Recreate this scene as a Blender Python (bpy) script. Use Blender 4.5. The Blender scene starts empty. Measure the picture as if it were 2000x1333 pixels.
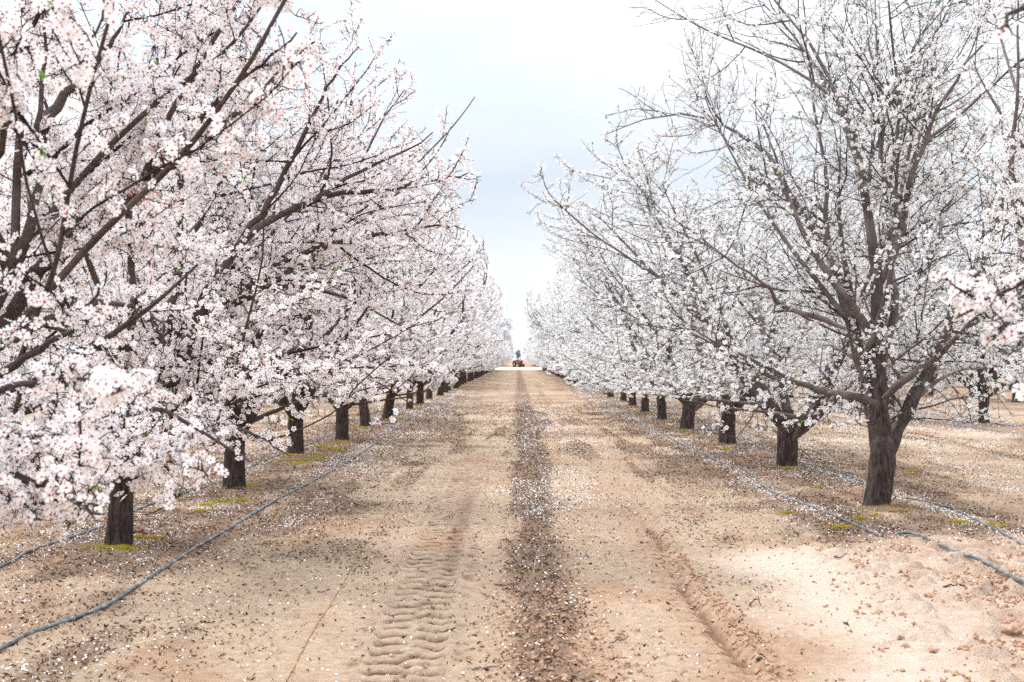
import bpy, math
import numpy as np

F = 2778.0            # focal length in photo pixels (50 mm lens on a 2000 px wide frame)
CX, HY = 1010.0, 702.0
CAMH = 1.6
scene = bpy.context.scene
COL = scene.collection
RNG = np.random.default_rng(7)


def P(px, py, d):
    """a world point seen at photo pixel (px, py) at distance d"""
    return np.array([(px - CX) * d / F, d, CAMH + (HY - py) * d / F])


def G(px, py):
    """a ground point"""
    d = F * CAMH / (py - HY)
    return np.array([(px - CX) * d / F, d, 0.0])


# ------------------------------------------------------------------ helpers
def nrm(v):
    return v / np.maximum(np.linalg.norm(v, axis=-1, keepdims=True), 1e-9)


def vnoise2(x, y, seed=0):
    r = np.random.default_rng(seed).random((256, 256))
    xi = np.floor(x).astype(int); yi = np.floor(y).astype(int)
    fx = x - xi; fy = y - yi
    fx = fx * fx * (3 - 2 * fx); fy = fy * fy * (3 - 2 * fy)
    a = r[xi % 256, yi % 256]; b = r[(xi + 1) % 256, yi % 256]
    c = r[xi % 256, (yi + 1) % 256]; d = r[(xi + 1) % 256, (yi + 1) % 256]
    return (a * (1 - fx) + b * fx) * (1 - fy) + (c * (1 - fx) + d * fx) * fy


def fbm(x, y, seed=0, oct=4):
    s = 0; a = 0.5; t = 0
    for k in range(oct):
        s = s + a * vnoise2(x * 2 ** k + 13.1 * k, y * 2 ** k + 7.7 * k, seed + k); t += a; a *= 0.5
    return s / t


def make_mesh(name, chunks, attrs=None, smooth=True, mats=()):
    """chunks: list of (verts (n,3), faces (m,k), material index); attrs: {name: per vertex floats}"""
    V = []; loops = []; starts = []; mi = []; off = 0; ls = 0
    for v, f, m in chunks:
        f = np.asarray(f); v = np.asarray(v).reshape(-1, 3)
        V.append(v); loops.append((f + off).ravel())
        n, k = f.shape
        starts.append(ls + np.arange(n) * k); ls += n * k
        mi.append(np.full(n, m)); off += len(v)
    V = np.concatenate(V); loops = np.concatenate(loops); starts = np.concatenate(starts); mi = np.concatenate(mi)
    me = bpy.data.meshes.new(name)
    me.vertices.add(len(V)); me.vertices.foreach_set('co', V.astype(np.float32).ravel())
    me.loops.add(len(loops)); me.loops.foreach_set('vertex_index', loops.astype(np.int32))
    me.polygons.add(len(starts)); me.polygons.foreach_set('loop_start', starts.astype(np.int32))
    me.polygons.foreach_set('material_index', mi.astype(np.int32))
    me.update(calc_edges=True)
    me.polygons.foreach_set('use_smooth', np.full(len(starts), bool(smooth)))
    for an, av in (attrs or {}).items():
        at = me.attributes.new(an, 'FLOAT', 'POINT')
        at.data.foreach_set('value', np.asarray(av, dtype=np.float32).ravel())
    for m in mats:
        me.materials.append(m)
    me.update()
    return me


def link(name, me, parent=None):
    o = bpy.data.objects.new(name, me); COL.objects.link(o)
    if parent is not None:
        o.parent = parent
    return o


def tag(o, label=None, cat=None, group=None, kind=None):
    if label: o['label'] = label
    if cat: o['category'] = cat
    if group: o['group'] = group
    if kind: o['kind'] = kind
    return o


def empty(name, loc, rz=0.0):
    o = bpy.data.objects.new(name, None); COL.objects.link(o)
    o.location = loc; o.rotation_euler = (0, 0, rz); o.empty_display_size = 0.3
    return o


def tubes(pts, rad, sides):
    """(N,P,3), (N,P) -> verts, quads of N tubes"""
    N, Pn, _ = pts.shape
    t = nrm(np.gradient(pts, axis=1))
    tm = nrm(t.mean(axis=1))
    ref = np.where(np.abs(tm[:, 2:3]) > 0.8, np.array([[1.0, 0.1, 0]]), np.array([[0.05, 0.1, 1.0]]))
    u = nrm(np.cross(tm, ref))[:, None, :]
    u = nrm(u - (u * t).sum(-1, keepdims=True) * t)
    v = np.cross(t, u)
    a = np.arange(sides) * 2 * math.pi / sides
    ca = np.cos(a)[None, None, :, None]; sa = np.sin(a)[None, None, :, None]
    r = rad if rad.ndim == 3 else rad[:, :, None]
    V = pts[:, :, None, :] + r[:, :, :, None] * (ca * u[:, :, None, :] + sa * v[:, :, None, :])
    base = (np.arange(N) * Pn * sides)[:, None, None]
    i = np.arange(Pn - 1)[None, :, None] * sides; k = np.arange(sides)[None, None, :]
    k2 = (k + 1) % sides
    Fq = np.stack([base + i + k, base + i + k2, base + i + sides + k2, base + i + sides + k], -1).reshape(-1, 4)
    return V.reshape(-1, 3), Fq


def resample(pl, n):
    """smooth polyline through the given points (Catmull-Rom)"""
    p = np.asarray(pl, float)
    if len(p) == 2:
        return p[0] + (p[1] - p[0]) * np.linspace(0, 1, n)[:, None]
    q = np.vstack([2 * p[0] - p[1], p, 2 * p[-1] - p[-2]])
    s = np.linspace(0, len(p) - 1 - 1e-6, n); i = s.astype(int); f = (s - i)[:, None]
    a, b, c, d = q[i], q[i + 1], q[i + 2], q[i + 3]
    return 0.5 * (2 * b + (c - a) * f + (2 * a - 5 * b + 4 * c - d) * f ** 2 + (3 * b - a - 3 * c + d) * f ** 3)


# ------------------------------------------------------------------ materials
class NT:
    def __init__(self, nt):
        self.nt = nt

    def n(self, t, **kw):
        nd = self.nt.nodes.new(t)
        for k, v in kw.items():
            if k.startswith('i_'):
                nd.inputs[k[2:].replace('_', ' ')].default_value = v
            else:
                setattr(nd, k, v)
        return nd

    def l(self, a, b):
        self.nt.links.new(a, b)

    def ramp(self, src, stops, interp='LINEAR'):
        r = self.n('ShaderNodeValToRGB'); cr = r.color_ramp; cr.interpolation = interp
        while len(cr.elements) < len(stops): cr.elements.new(0.5)
        for e, (p, c) in zip(cr.elements, stops):
            e.position = p; e.color = (*c, 1) if len(c) == 3 else c
        self.l(src, r.inputs[0]); return r.outputs[0]

    def mix(self, fac, a, b, mode='MIX'):
        m = self.n('ShaderNodeMix', data_type='RGBA', blend_type=mode)
        for s, i in ((fac, 0), (a, 6), (b, 7)):
            if isinstance(s, (int, float)): m.inputs[i].default_value = s
            elif isinstance(s, tuple): m.inputs[i].default_value = (*s, 1)
            else: self.l(s, m.inputs[i])
        return m.outputs[2]

    def math(self, op, a, b=0.0, clamp=False):
        m = self.n('ShaderNodeMath', operation=op, use_clamp=clamp)
        for s, i in ((a, 0), (b, 1)):
            if isinstance(s, (int, float)): m.inputs[i].default_value = s
            else: self.l(s, m.inputs[i])
        return m.outputs[0]

    def noise(self, vec, scale, detail=4, rough=0.55):
        k = self.n('ShaderNodeTexNoise'); k.inputs['Scale'].default_value = scale
        k.inputs['Detail'].default_value = detail; k.inputs['Roughness'].default_value = rough
        self.l(vec, k.inputs['Vector']); return k.outputs['Fac']


def new_mat(name):
    m = bpy.data.materials.new(name); m.use_nodes = True; m.node_tree.nodes.clear()
    t = NT(m.node_tree); out = t.n('ShaderNodeOutputMaterial')
    return m, t, out


def principled(t, out, color, rough=0.8, spec=0.3, bump=None, bstr=0.5, bdist=0.01, metal=0.0):
    b = t.n('ShaderNodeBsdfPrincipled')
    if isinstance(color, tuple): b.inputs['Base Color'].default_value = (*color, 1)
    else: t.l(color, b.inputs['Base Color'])
    b.inputs['Roughness'].default_value = rough
    b.inputs['Specular IOR Level'].default_value = spec
    b.inputs['Metallic'].default_value = metal
    if bump is not None:
        bp = t.n('ShaderNodeBump'); bp.inputs['Strength'].default_value = bstr; bp.inputs['Distance'].default_value = bdist
        t.l(bump, bp.inputs['Height']); t.l(bp.outputs[0], b.inputs['Normal'])
    t.l(b.outputs[0], out.inputs[0]); return b


def plain(name, c, rough=0.7, var=0.25, scale=25.0, spec=0.3, bstr=0.3, metal=0.0):
    m, t, out = new_mat(name)
    co = t.n('ShaderNodeTexCoord').outputs['Object']
    nz = t.noise(co, scale)
    dark = tuple(x * (1 - var) for x in c); lite = tuple(min(1, x * (1 + var)) for x in c)
    principled(t, out, t.ramp(nz, [(0.3, dark), (0.7, lite)]), rough, spec, nz, bstr, 0.01, metal)
    return m


def bark_mat(name, dark, mid, lite, scale=1.0):
    m, t, out = new_mat(name)
    co = t.n('ShaderNodeTexCoord').outputs['Object']
    mp = t.n('ShaderNodeMapping'); mp.inputs['Scale'].default_value = (1, 1, 0.28)
    t.l(co, mp.inputs[0])
    a = t.noise(mp.outputs[0], 26 * scale, 6, 0.65)
    b = t.noise(co, 3.1, 3)
    c1 = t.ramp(a, [(0.32, dark), (0.5, mid), (0.72, lite)])
    c2 = t.mix(t.ramp(b, [(0.45, (0, 0, 0)), (0.7, (0.6, 0.6, 0.6))]), c1, lite)
    principled(t, out, c2, 0.9, 0.15, a, 0.9, 0.02)
    return m


def wood_mat(name, d1, m1, l1, d2, m2, l2):
    """bark: furrowed and dark on old wood, smoother and lighter on young limbs ('age' runs 0 old .. 1 young)"""
    m, t, out = new_mat(name)
    co = t.n('ShaderNodeTexCoord').outputs['Object']
    age = t.n('ShaderNodeAttribute', attribute_name='age').outputs['Fac']
    mp = t.n('ShaderNodeMapping'); mp.inputs['Scale'].default_value = (1, 1, 0.22); t.l(co, mp.inputs[0])
    a = t.noise(mp.outputs[0], 34, 6, 0.7); b = t.noise(co, 3.1, 3); f = t.noise(co, 60, 4, .7)
    c1 = t.ramp(a, [(0.34, d1), (0.5, m1), (0.68, l1)]); c2 = t.ramp(f, [(0.3, d2), (0.5, m2), (0.72, l2)])
    c2 = t.mix(t.ramp(b, [(0.42, (0, 0, 0)), (0.66, (0.7,) * 3)]), c2, l2)
    c = t.mix(t.math('ADD', age, t.math('MULTIPLY', t.math('SUBTRACT', b, 0.5), 0.5), True), c1, c2)
    principled(t, out, c, 0.9, 0.15, a, 1.0, 0.035)
    return m


def petal_mat(name, white, throat, throat2, mid):
    """petals: the throat colour follows the petal's own root-to-tip coordinate"""
    m, t, out = new_mat(name)
    rad = t.n('ShaderNodeAttribute', attribute_name='rad').outputs['Fac']
    tint = t.n('ShaderNodeAttribute', attribute_name='tint').outputs['Fac']
    th = t.mix(t.ramp(tint, [(0.35, (0, 0, 0)), (0.65, (1, 1, 1))]), throat, throat2)
    wh = t.mix(t.math('MULTIPLY', tint, 0.5), white, mid)
    f1 = t.ramp(rad, [(0.14, (1, 1, 1)), (0.24, (0.22, 0.22, 0.22)), (0.38, (0, 0, 0))])
    c = t.mix(f1, wh, th)
    d = t.n('ShaderNodeBsdfDiffuse'); tr = t.n('ShaderNodeBsdfTranslucent')
    t.l(c, d.inputs[0]); t.l(c, tr.inputs[0])
    mx = t.n('ShaderNodeMixShader'); mx.inputs[0].default_value = 0.32
    t.l(d.outputs[0], mx.inputs[1]); t.l(tr.outputs[0], mx.inputs[2]); t.l(mx.outputs[0], out.inputs[0])
    return m


def leaf_mat(name, c1, c2):
    m, t, out = new_mat(name)
    tint = t.n('ShaderNodeAttribute', attribute_name='tint').outputs['Fac']
    c = t.mix(tint, c1, c2)
    d = t.n('ShaderNodeBsdfDiffuse'); tr = t.n('ShaderNodeBsdfTranslucent')
    t.l(c, d.inputs[0]); t.l(c, tr.inputs[0])
    mx = t.n('ShaderNodeMixShader'); mx.inputs[0].default_value = 0.4
    t.l(d.outputs[0], mx.inputs[1]); t.l(tr.outputs[0], mx.inputs[2]); t.l(mx.outputs[0], out.inputs[0])
    return m


M_BARK = bark_mat('bark', (0.022, 0.016, 0.014), (0.062, 0.045, 0.041), (0.13, 0.10, 0.092))
M_LIMB = wood_mat('bark_brown', (0.018, 0.013, 0.012), (0.06, 0.043, 0.039), (0.13, 0.10, 0.092), (0.035, 0.022, 0.02), (0.085, 0.058, 0.052), (0.17, 0.135, 0.125))
M_LIMBG = wood_mat('bark_grey', (0.022, 0.016, 0.015), (0.072, 0.052, 0.049), (0.15, 0.12, 0.11), (0.06, 0.042, 0.04), (0.155, 0.118, 0.112), (0.32, 0.285, 0.28))
M_SPUR = plain('spur_wood', (0.05, 0.018, 0.015), 0.9, 0.3, 40)
M_TWIG = bark_mat('twig_bark', (0.018, 0.010, 0.009), (0.040, 0.025, 0.022), (0.085, 0.062, 0.058), 2.0)
M_TWIGG = bark_mat('grey_twig_bark', (0.032, 0.026, 0.025), (0.09, 0.076, 0.073), (0.20, 0.18, 0.175), 2.0)
M_PETAL_PINK = petal_mat('petal_pinkish', (0.94, 0.93, 0.935), (0.55, 0.06, 0.11), (0.52, 0.22, 0.13), (0.93, 0.895, 0.905))
M_PETAL_WHITE = petal_mat('petal_white', (0.90, 0.915, 0.925), (0.34, 0.10, 0.10), (0.40, 0.30, 0.16), (0.89, 0.895, 0.90))
M_BUD = leaf_mat('flower_bud', (0.55, 0.12, 0.18), (0.30, 0.07, 0.07))
M_LEAF = leaf_mat('young_leaf', (0.22, 0.42, 0.04), (0.12, 0.27, 0.05))


# ------------------------------------------------------------------ tree growth
def smooth01(t):
    t = np.clip(t, 0, 1); return t * t * (3 - 2 * t)


def interp(par, idx, t):
    pts, rad = par['p'], par['r']; Pn = pts.shape[1]
    f = t * (Pn - 1); i = np.minimum(f.astype(int), Pn - 2); w = (f - i)[:, None]
    a = pts[idx, i]; b = pts[idx, i + 1]
    r = rad[idx, i] * (1 - w[:, 0]) + rad[idx, i + 1] * w[:, 0]
    return a * (1 - w) + b * w, nrm(b - a), r


class Grower:
    def __init__(self, seed, R=3.2, H=6.2, prune=None, low=0.85):
        self.rng = np.random.default_rng(seed); self.R = R; self.H = H; self.prune = prune; self.low = low

    def env(self, p):
        z = p[:, 2] / self.H
        rz = np.interp(z, [0.0, 0.12, 0.25, 0.5, 0.75, 0.9, 1.0, 1.2], [0.55, 0.8, 0.95, 1.0, 0.8, 0.58, 0.36, 0.1]) * self.R
        return np.hypot(p[:, 0], p[:, 1]) / rz

    def grow(self, pos, d, L, Pn, up, wander, r0, r1, gnarl=0.0):
        rng = self.rng; N = len(pos); pts = np.zeros((N, Pn, 3)); pts[:, 0] = pos; p = pos.copy(); d = d.copy()
        up = np.broadcast_to(np.asarray(up, float), (N,))
        for j in range(1, Pn):
            d = d + wander * rng.normal(size=(N, 3)); d[:, 2] += up / (Pn - 1)
            d = nrm(d)
            lowz = p[:, 2] < self.low
            d[:, 2] = np.where(lowz, np.maximum(d[:, 2], 0.12), d[:, 2]); d = nrm(d)
            p = p + d * (L / (Pn - 1))[:, None]; pts[:, j] = p
        s = np.linspace(0, 1, Pn)[None, :]
        rad = r0[:, None] * (1 - s) ** 1.05 + r1 * s
        return dict(p=pts, r=rad, L=L)

    def spawn(self, par, rate, t0, t1, L0, L1, a0, a1, Pn, up, wander, rk, rmin, out=0.25, rmax=1.0, envk=1.0, minr=0.0):
        rng = self.rng
        n = rng.poisson(rate * par['L'] * (t1 - t0)); idx = np.repeat(np.arange(len(n)), n)
        fb = len(idx) == 0
        if fb:
            idx = np.array([0])
        t = rng.uniform(t0, t1, len(idx))
        pos, tan, r = interp(par, idx, t)
        q = rng.normal(size=pos.shape); q = nrm(q - (q * tan).sum(-1, keepdims=True) * tan)
        rad = pos.copy(); rad[:, 2] = 0.0; rad = nrm(rad)
        q = nrm(q + out * rad * 1.5); q = nrm(q - (q * tan).sum(-1, keepdims=True) * tan)
        a = rng.uniform(a0, a1, len(idx))[:, None]
        d = nrm(tan * np.cos(a) + q * np.sin(a))
        L = rng.uniform(L0, L1, len(idx)) * (1.1 - 0.35 * t)
        e = self.env(pos); L = L * np.clip((1.3 - e) * 1.7 * envk, 0.4, 1.0)
        if fb: L = L * 0 + 0.05
        ok = np.ones(len(idx), bool)
        if self.prune is not None and not fb:
            ok = self.prune(pos + d * L[:, None] * 0.5) & self.prune(pos + d * L[:, None] * 0.95)
        pos, d, L, r = pos[ok], d[ok], L[ok], r[ok]
        r0 = np.minimum(np.minimum(r * 0.75, L * rk), rmax)
        r0 = np.maximum(r0, rmin * 1.3)
        ups = up(pos) if callable(up) else up
        return self.grow(pos, d, L, Pn, ups, wander, r0, rmin)


def merge(*ds):
    """join branch sets of different point count by resampling to the largest"""
    Pn = max(d['p'].shape[1] for d in ds); out = []
    for d in ds:
        p, r = d['p'], d['r']
        if p.shape[1] != Pn:
            s = np.linspace(0, p.shape[1] - 1 - 1e-6, Pn); i = s.astype(int); f = (s - i)
            r = r[:, i] * (1 - f) + r[:, i + 1] * f
            f = f[None, :, None]; p = p[:, i] * (1 - f) + p[:, i + 1] * f
        out.append((p, r, d['L']))
    return dict(p=np.concatenate([o[0] for o in out]), r=np.concatenate([o[1] for o in out]), L=np.concatenate([o[2] for o in out]))


def polyset(pls, Pn=16):
    """explicit limbs: list of (points, r0, r1)"""
    p = np.stack([resample(pl, Pn) for pl, _, _ in pls])
    s = np.linspace(0, 1, Pn)[None, :]
    r0 = np.array([a for _, a, _ in pls])[:, None]; r1 = np.array([b for _, _, b in pls])[:, None]
    r = r0 * (1 - s) ** 1.15 + np.minimum(r1, 0.0045) * s
    rng = np.random.default_rng(len(pls))
    w = rng.normal(size=p.shape) * 0.008; w[:, 0] = 0; p = p + w
    L = np.linalg.norm(np.diff(p, axis=1), axis=-1).sum(1)
    return dict(p=p, r=r, L=L)


def orient(nv, rng):
    """rotation matrices whose z axis is nv"""
    q = rng.normal(size=nv.shape); x = nrm(np.cross(q, nv)); y = np.cross(nv, x)
    return np.stack([x, y, nv], -1)


def flower_template(lod):
    V = []; Fc = []; rad = []
    if lod == 0:
        for k in range(5):
            a = k * 2 * math.pi / 5; b = len(V)
            for r, da, z in ((0.03, 0, 0), (0.50, -0.52, 0.13), (0.90, -0.42, 0.24), (0.90, 0.0, 0.17), (0.97, 0.36, 0.24), (0.55, 0.54, 0.15)):
                V.append((r * math.cos(a + da), r * math.sin(a + da), z)); rad.append(r)
            Fc.append([b + i for i in range(6)])
        b = len(V)
        for k in range(6):
            a = k * math.pi / 3; r = 0.24 if k % 2 else 0.14
            V.append((r * math.cos(a), r * math.sin(a), 0.13)); rad.append(0.02)
        Fc.append([b + i for i in range(6)])
        b = len(V)
        for k in range(6):
            a = k * math.pi / 3; r = 0.2 if k % 2 else 0.15
            V.append((r * math.cos(a), r * math.sin(a), -0.07)); rad.append(0.0)
        Fc.append([b + i for i in range(6)])
    elif lod == 1:
        for k in range(5):
            a = k * 2 * math.pi / 5; b = len(V)
            for r, da, z in ((0.02, 0, 0), (0.80, -0.50, 0.20), (0.98, 0, 0.16), (0.80, 0.50, 0.22)):
                V.append((r * math.cos(a + da), r * math.sin(a + da), z)); rad.append(r)
            Fc.append([b, b + 1, b + 2, b + 3])
        b = len(V)
        for k in range(4):
            a = k * math.pi / 2
            V.append((0.20 * math.cos(a), 0.20 * math.sin(a), 0.12)); rad.append(0.05)
        Fc.append([b, b + 1, b + 2, b + 3])
        b = len(V)
        for k in range(4):
            a = k * math.pi / 2 + .5
            V.append((0.2 * math.cos(a), 0.2 * math.sin(a), -0.07)); rad.append(0.0)
        Fc.append([b, b + 1, b + 2, b + 3])
    elif lod == 2:
        for k in range(5):
            a = k * 2 * math.pi / 5; b = len(V)
            for r, da, z in ((0.0, 0, 0), (0.95, -0.50, 0.2), (0.95, 0.50, 0.2)):
                V.append((r * math.cos(a + da), r * math.sin(a + da), z)); rad.append(max(r, 0.15))
            Fc.append([b, b + 1, b + 2])
    else:                       # a knot of small petals, for trees far down the rows
        rg = np.random.default_rng(3)
        for k in range(5):
            c = rg.normal(size=3) * 0.75; n = nrm(rg.normal(size=3)); R = orient(n[None], rg)[0]; b = len(V)
            for (x, y) in ((-0.55, -0.4), (0.5, -0.55), (0.6, 0.45), (-0.4, 0.6)):
                V.append(tuple(c + R @ np.array([x, y, 0.0]))); rad.append(0.9)
            Fc.append([b, b + 1, b + 2, b + 3])
    return np.array(V), np.array(Fc), np.array(rad)


TPL = [flower_template(i) for i in range(4)]


def scatter(tpl, pos, nv, size, rng, m=0, tint=None):
    V, Fc, rad = tpl; M = len(pos)
    R = orient(nv, rng)
    W = np.einsum('mij,vj->mvi', R, V) * size[:, None, None] + pos[:, None, :]
    fc = (Fc[None] + (np.arange(M) * len(V))[:, None, None]).reshape(-1, Fc.shape[1])
    tt = rng.random(M) if tint is None else tint
    return (W.reshape(-1, 3), fc, m), np.tile(rad, M), np.repeat(tt, len(V))


LEAF_T = (np.array([(0, 0, 0), (0.32, 0.5, 0.1), (0, 1.15, 0.0), (-0.32, 0.5, 0.1)]), np.array([[0, 1, 2, 3]]), np.array([0.5] * 4))
BUD_T = (np.array([(0.3, 0, 0.2), (-0.15, 0.26, 0.2), (-0.15, -0.26, 0.2), (0, 0, 1.0), (0, 0, -0.35)]),
         np.array([[0, 1, 3], [1, 2, 3], [2, 0, 3], [1, 0, 4], [2, 1, 4], [0, 2, 4]]), np.array([0.5] * 5))


def build_tree(seed, lod, limbs=None, n_limb=5, R=3.2, H=6.2, trunk_h=0.75, trunk_r=0.14, lean=(0, 0), dense=1.0, pink=True,
               prune=None, trunk_pts=None, sub_rate=0.85, l2_rate=3.6, l3_rate=7.0, fsize=0.023, nflow=None, low_n=1.0, greyish=False, low=0.95, flowlow=0.12):
    """returns meshes of one almond tree: trunk and limbs, crown of twigs, blossom, leaves"""
    g = Grower(seed, R, H, prune, low); rng = g.rng
    # trunk: flared foot, slight bends, bark relief
    if trunk_pts is None:
        trunk_pts = [(0, 0, -0.08), (lean[0] * 0.3, lean[1] * 0.3, trunk_h * 0.35), (lean[0] * 0.7, lean[1] * 0.7, trunk_h * 0.7), (lean[0], lean[1], trunk_h), (lean[0] * 1.1, lean[1] * 1.1, trunk_h + 0.22)]
    tp = resample(trunk_pts, 22 if lod < 2 else 8); top = np.array(trunk_pts[-2], float)
    s = np.linspace(0, 1, len(tp)); sides = 26 if lod < 2 else 10
    r = trunk_r * (1.0 + 0.42 * np.exp(-s * 11) + 0.10 * np.clip(s - 0.6, 0, 1)) * (1 - 0.5 * smooth01((s - .5) / .45)) * np.where(s > .99, .1, 1)
    ang = np.arange(sides) * 2 * math.pi / sides
    nz = fbm(np.cos(ang)[None, :] * 2.2 + 5 + seed, s[:, None] * 5 + np.sin(ang)[None, :] * 2.2 + 9, seed, 4)
    rr = r[:, None] * (1 + 0.34 * (nz - 0.5) + 0.06 * np.cos(ang * 5 + s[:, None] * 3) + 0.16 * np.exp(-s * 12)[:, None] * np.cos(ang * 4 + seed)[None, :])
    tv, tf = tubes(tp[None], rr[None], sides)
    # main limbs
    if limbs is None:
        az = rng.uniform(0, 6.28) + np.arange(n_limb) * 2 * math.pi / n_limb + rng.uniform(-0.35, 0.35, n_limb)
        inc = rng.uniform(0.42, 0.88, n_limb); inc[0] = 0.3
        d = np.stack([np.sin(inc) * np.cos(az), np.sin(inc) * np.sin(az), np.cos(inc)], -1)
        pos = top[None] - np.array([[0, 0, .12]]) + rng.uniform(-0.02, 0.02, (n_limb, 3)); pos[:, 2] -= rng.uniform(0.10, 0.24, n_limb)
        L = rng.uniform(0.72, 0.95, n_limb) * (H - trunk_h) / np.cos(inc * 0.72)
        l0 = g.grow(pos, d, L, 18, rng.uniform(0.15, 0.9, n_limb), 0.055, rng.uniform(0.5, 0.7, n_limb) * trunk_r, 0.006)
    else:
        l0 = polyset(limbs, 20)
    sub = g.spawn(l0, sub_rate, 0.08, 0.85, 1.9, 3.4, 0.30, 0.75, 14, 0.35, 0.07, 0.02, 0.005, 0.35)
    lowb = g.spawn(l0, 0.55 * low_n, 0.04, 0.34, 1.9, 3.0, 0.8, 1.3, 12, lambda p: -0.35 + 0.0 * p[:, 2], 0.08, 0.014, 0.004, 0.9)
    big = merge(l0, sub, lowb)
    # scrappy whips at the crown's edge
    l2 = g.spawn(big, l2_rate, 0.12, 1.0, 0.5, 1.55, 0.45, 1.15, 8, lambda p: np.interp(p[:, 2], [1, 2.5, 5], [-0.35, 0.15, 0.5]), 0.13, 0.009, 0.0032, 0.3)
    k_ = l2['p'][..., 2].min(axis=1) > low - 0.22
    for kk in ('p', 'r', 'L'): l2[kk] = l2[kk][k_]
    l3 = g.spawn(l2, l3_rate, 0.06, 1.0, 0.12, 0.6, 0.5, 1.25, 5 if lod < 2 else 3, 0.1, 0.22, 0.007, 0.0023, 0.2)
    if lod < 2:
        l3b = g.spawn(big, 3.0, 0.3, 1.0, 0.08, 0.4, 0.6, 1.4, 5, 0.1, 0.22, 0.006, 0.0023, 0.2)
        l3 = merge(l3, l3b)
    for q in (l2, l3):
        k_ = q['p'][..., 2].min(axis=1) > low - 0.22
        if prune is not None: k_ &= prune(q['p'][:, -1])
        for kk in ('p', 'r', 'L'): q[kk] = q[kk][k_]
    if limbs is None:
        def squash(p):
            z = p[..., 2]; z = np.where(z > .8 * H, .8 * H + .22 * H * np.tanh((z - .8 * H) / (.22 * H)), z)
            rm = R * np.interp(z / H, [0, .2, .32, .5, .7, .9, 1.02], [.42, .6, .82, 1.0, .92, .68, .42])
            rr_ = np.hypot(p[..., 0], p[..., 1]); k = np.where(rr_ > .62 * rm, (.62 * rm + .45 * rm * np.tanh((rr_ - .62 * rm) / (.45 * rm))) / np.maximum(rr_, 1e-6), 1.0)
            return np.stack([p[..., 0] * k, p[..., 1] * k, z], -1)
        for q in (big, l2, l3): q['p'] = squash(q['p'])
    kt = 1.0 if lod < 2 else (1.15 if lod == 2 else 1.5)
    mT = M_BARK; mL = M_LIMBG if greyish else M_LIMB
    fl = 1 + 0.12 * np.exp(-np.linspace(0, 1, big['r'].shape[1]) * 10); fl[0] *= .35; fl[1] *= .8
    big['r'][:len(l0['L'])] *= fl
    chunks = [(tv, tf, 0)]
    ages = [np.clip((s - .45) * 0.2, 0, .1)[:, None] * np.ones(sides)]
    nl_ = len(l0['L']); s_l = 10 if lod < 2 else 6; s_s = 6 if lod < 2 else 4
    ages += [np.repeat(1 - smooth01((big['r'][:nl_] - .025) / .06), s_l, axis=1), np.repeat(1 - smooth01((big['r'][nl_:] - .025) / .06), s_s, axis=1)]
    v, f = tubes(big['p'][:len(l0['L'])], big['r'][:len(l0['L'])], 10 if lod < 2 else 6); chunks.append((v, f, 1))
    v, f = tubes(big['p'][len(l0['L']):], big['r'][len(l0['L']):], 6 if lod < 2 else 4); chunks.append((v, f, 1))
    me_trunk = make_mesh('tree_trunk', [(a_, b_, 0) for a_, b_, _ in chunks], {'age': np.concatenate([q.ravel() for q in ages])}, mats=(mL,))
    chunks = []
    v, f = tubes(l2['p'], l2['r'] * kt, 4 if lod < 2 else 3); chunks.append((v, f, 0))
    v, f = tubes(l3['p'], l3['r'] * kt, 3); chunks.append((v, f, 0))
    tw_chunks = chunks; spurs = []
    # blossom in clusters on spurs
    sets = [(l3, 1.0, 0.05), (l2, 1.0, 0.08), (big, flowlow, 0.42)]
    pos = []; nv = []
    tot = sum(q['L'].sum() * w for q, w, _ in sets)
    if nflow is None:
        nflow = int([30000, 28000, 23000, 9500][lod] * dense)
    per = 2.4 if lod < 3 else 1.0
    for q, w, tmin in sets:
        m = int(nflow / per * q['L'].sum() * w / tot)
        pr = q['L'] / q['L'].sum(); idx = rng.choice(len(pr), m, p=pr); t = tmin + (1 - tmin) * rng.random(m) ** 0.8
        c, tan, r0 = interp(q, idx, t)
        k = rng.poisson(per - 1, m) + 1 if lod < 3 else np.ones(m, int)
        ii = np.repeat(np.arange(m), k)
        oc = rng.normal(size=(m, 3)); oc = nrm(oc - (oc * tan).sum(-1, keepdims=True) * tan * 0.8); oc = nrm(oc + np.array([0, 0, .25])) * rng.uniform(.012, .045, m)[:, None]
        if lod < 3:
            mid_ = c + oc * .5 + rng.normal(size=(m, 3)) * .003
            spurs.append(np.stack([c, mid_, c + oc], 1))
            nb = int(m * .4); ib = rng.choice(len(pr), nb, p=pr); cb, tb, _ = interp(q, ib, tmin + (1 - tmin) * rng.random(nb)); ob = nrm(nrm(rng.normal(size=(nb, 3))) + .6 * tb) * rng.uniform(.02, .09, nb)[:, None]
            spurs.append(np.stack([cb, cb + ob * .5 + rng.normal(size=(nb, 3)) * .005, cb + ob], 1))
        cc_ = c + oc
        off = rng.normal(size=(len(ii), 3)); off = nrm(off + nrm(oc)[ii] * .5)
        pos.append(cc_[ii] + off * (rng.uniform(0.006, 0.030, len(ii)) + r0[ii])[:, None] + tan[ii] * rng.uniform(-0.03, 0.03, len(ii))[:, None])
        nv.append(nrm(off + 0.35 * rng.normal(size=off.shape) + np.array([0, 0, 0.12])))
    pos = np.concatenate(pos); nv = np.concatenate(nv)
    ok = pos[:, 2] > low - 0.12 + 0.1 * np.sin(pos[:, 0] * 3)
    if prune is not None:
        ok &= prune(pos)
    pos, nv = pos[ok], nv[ok]
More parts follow.
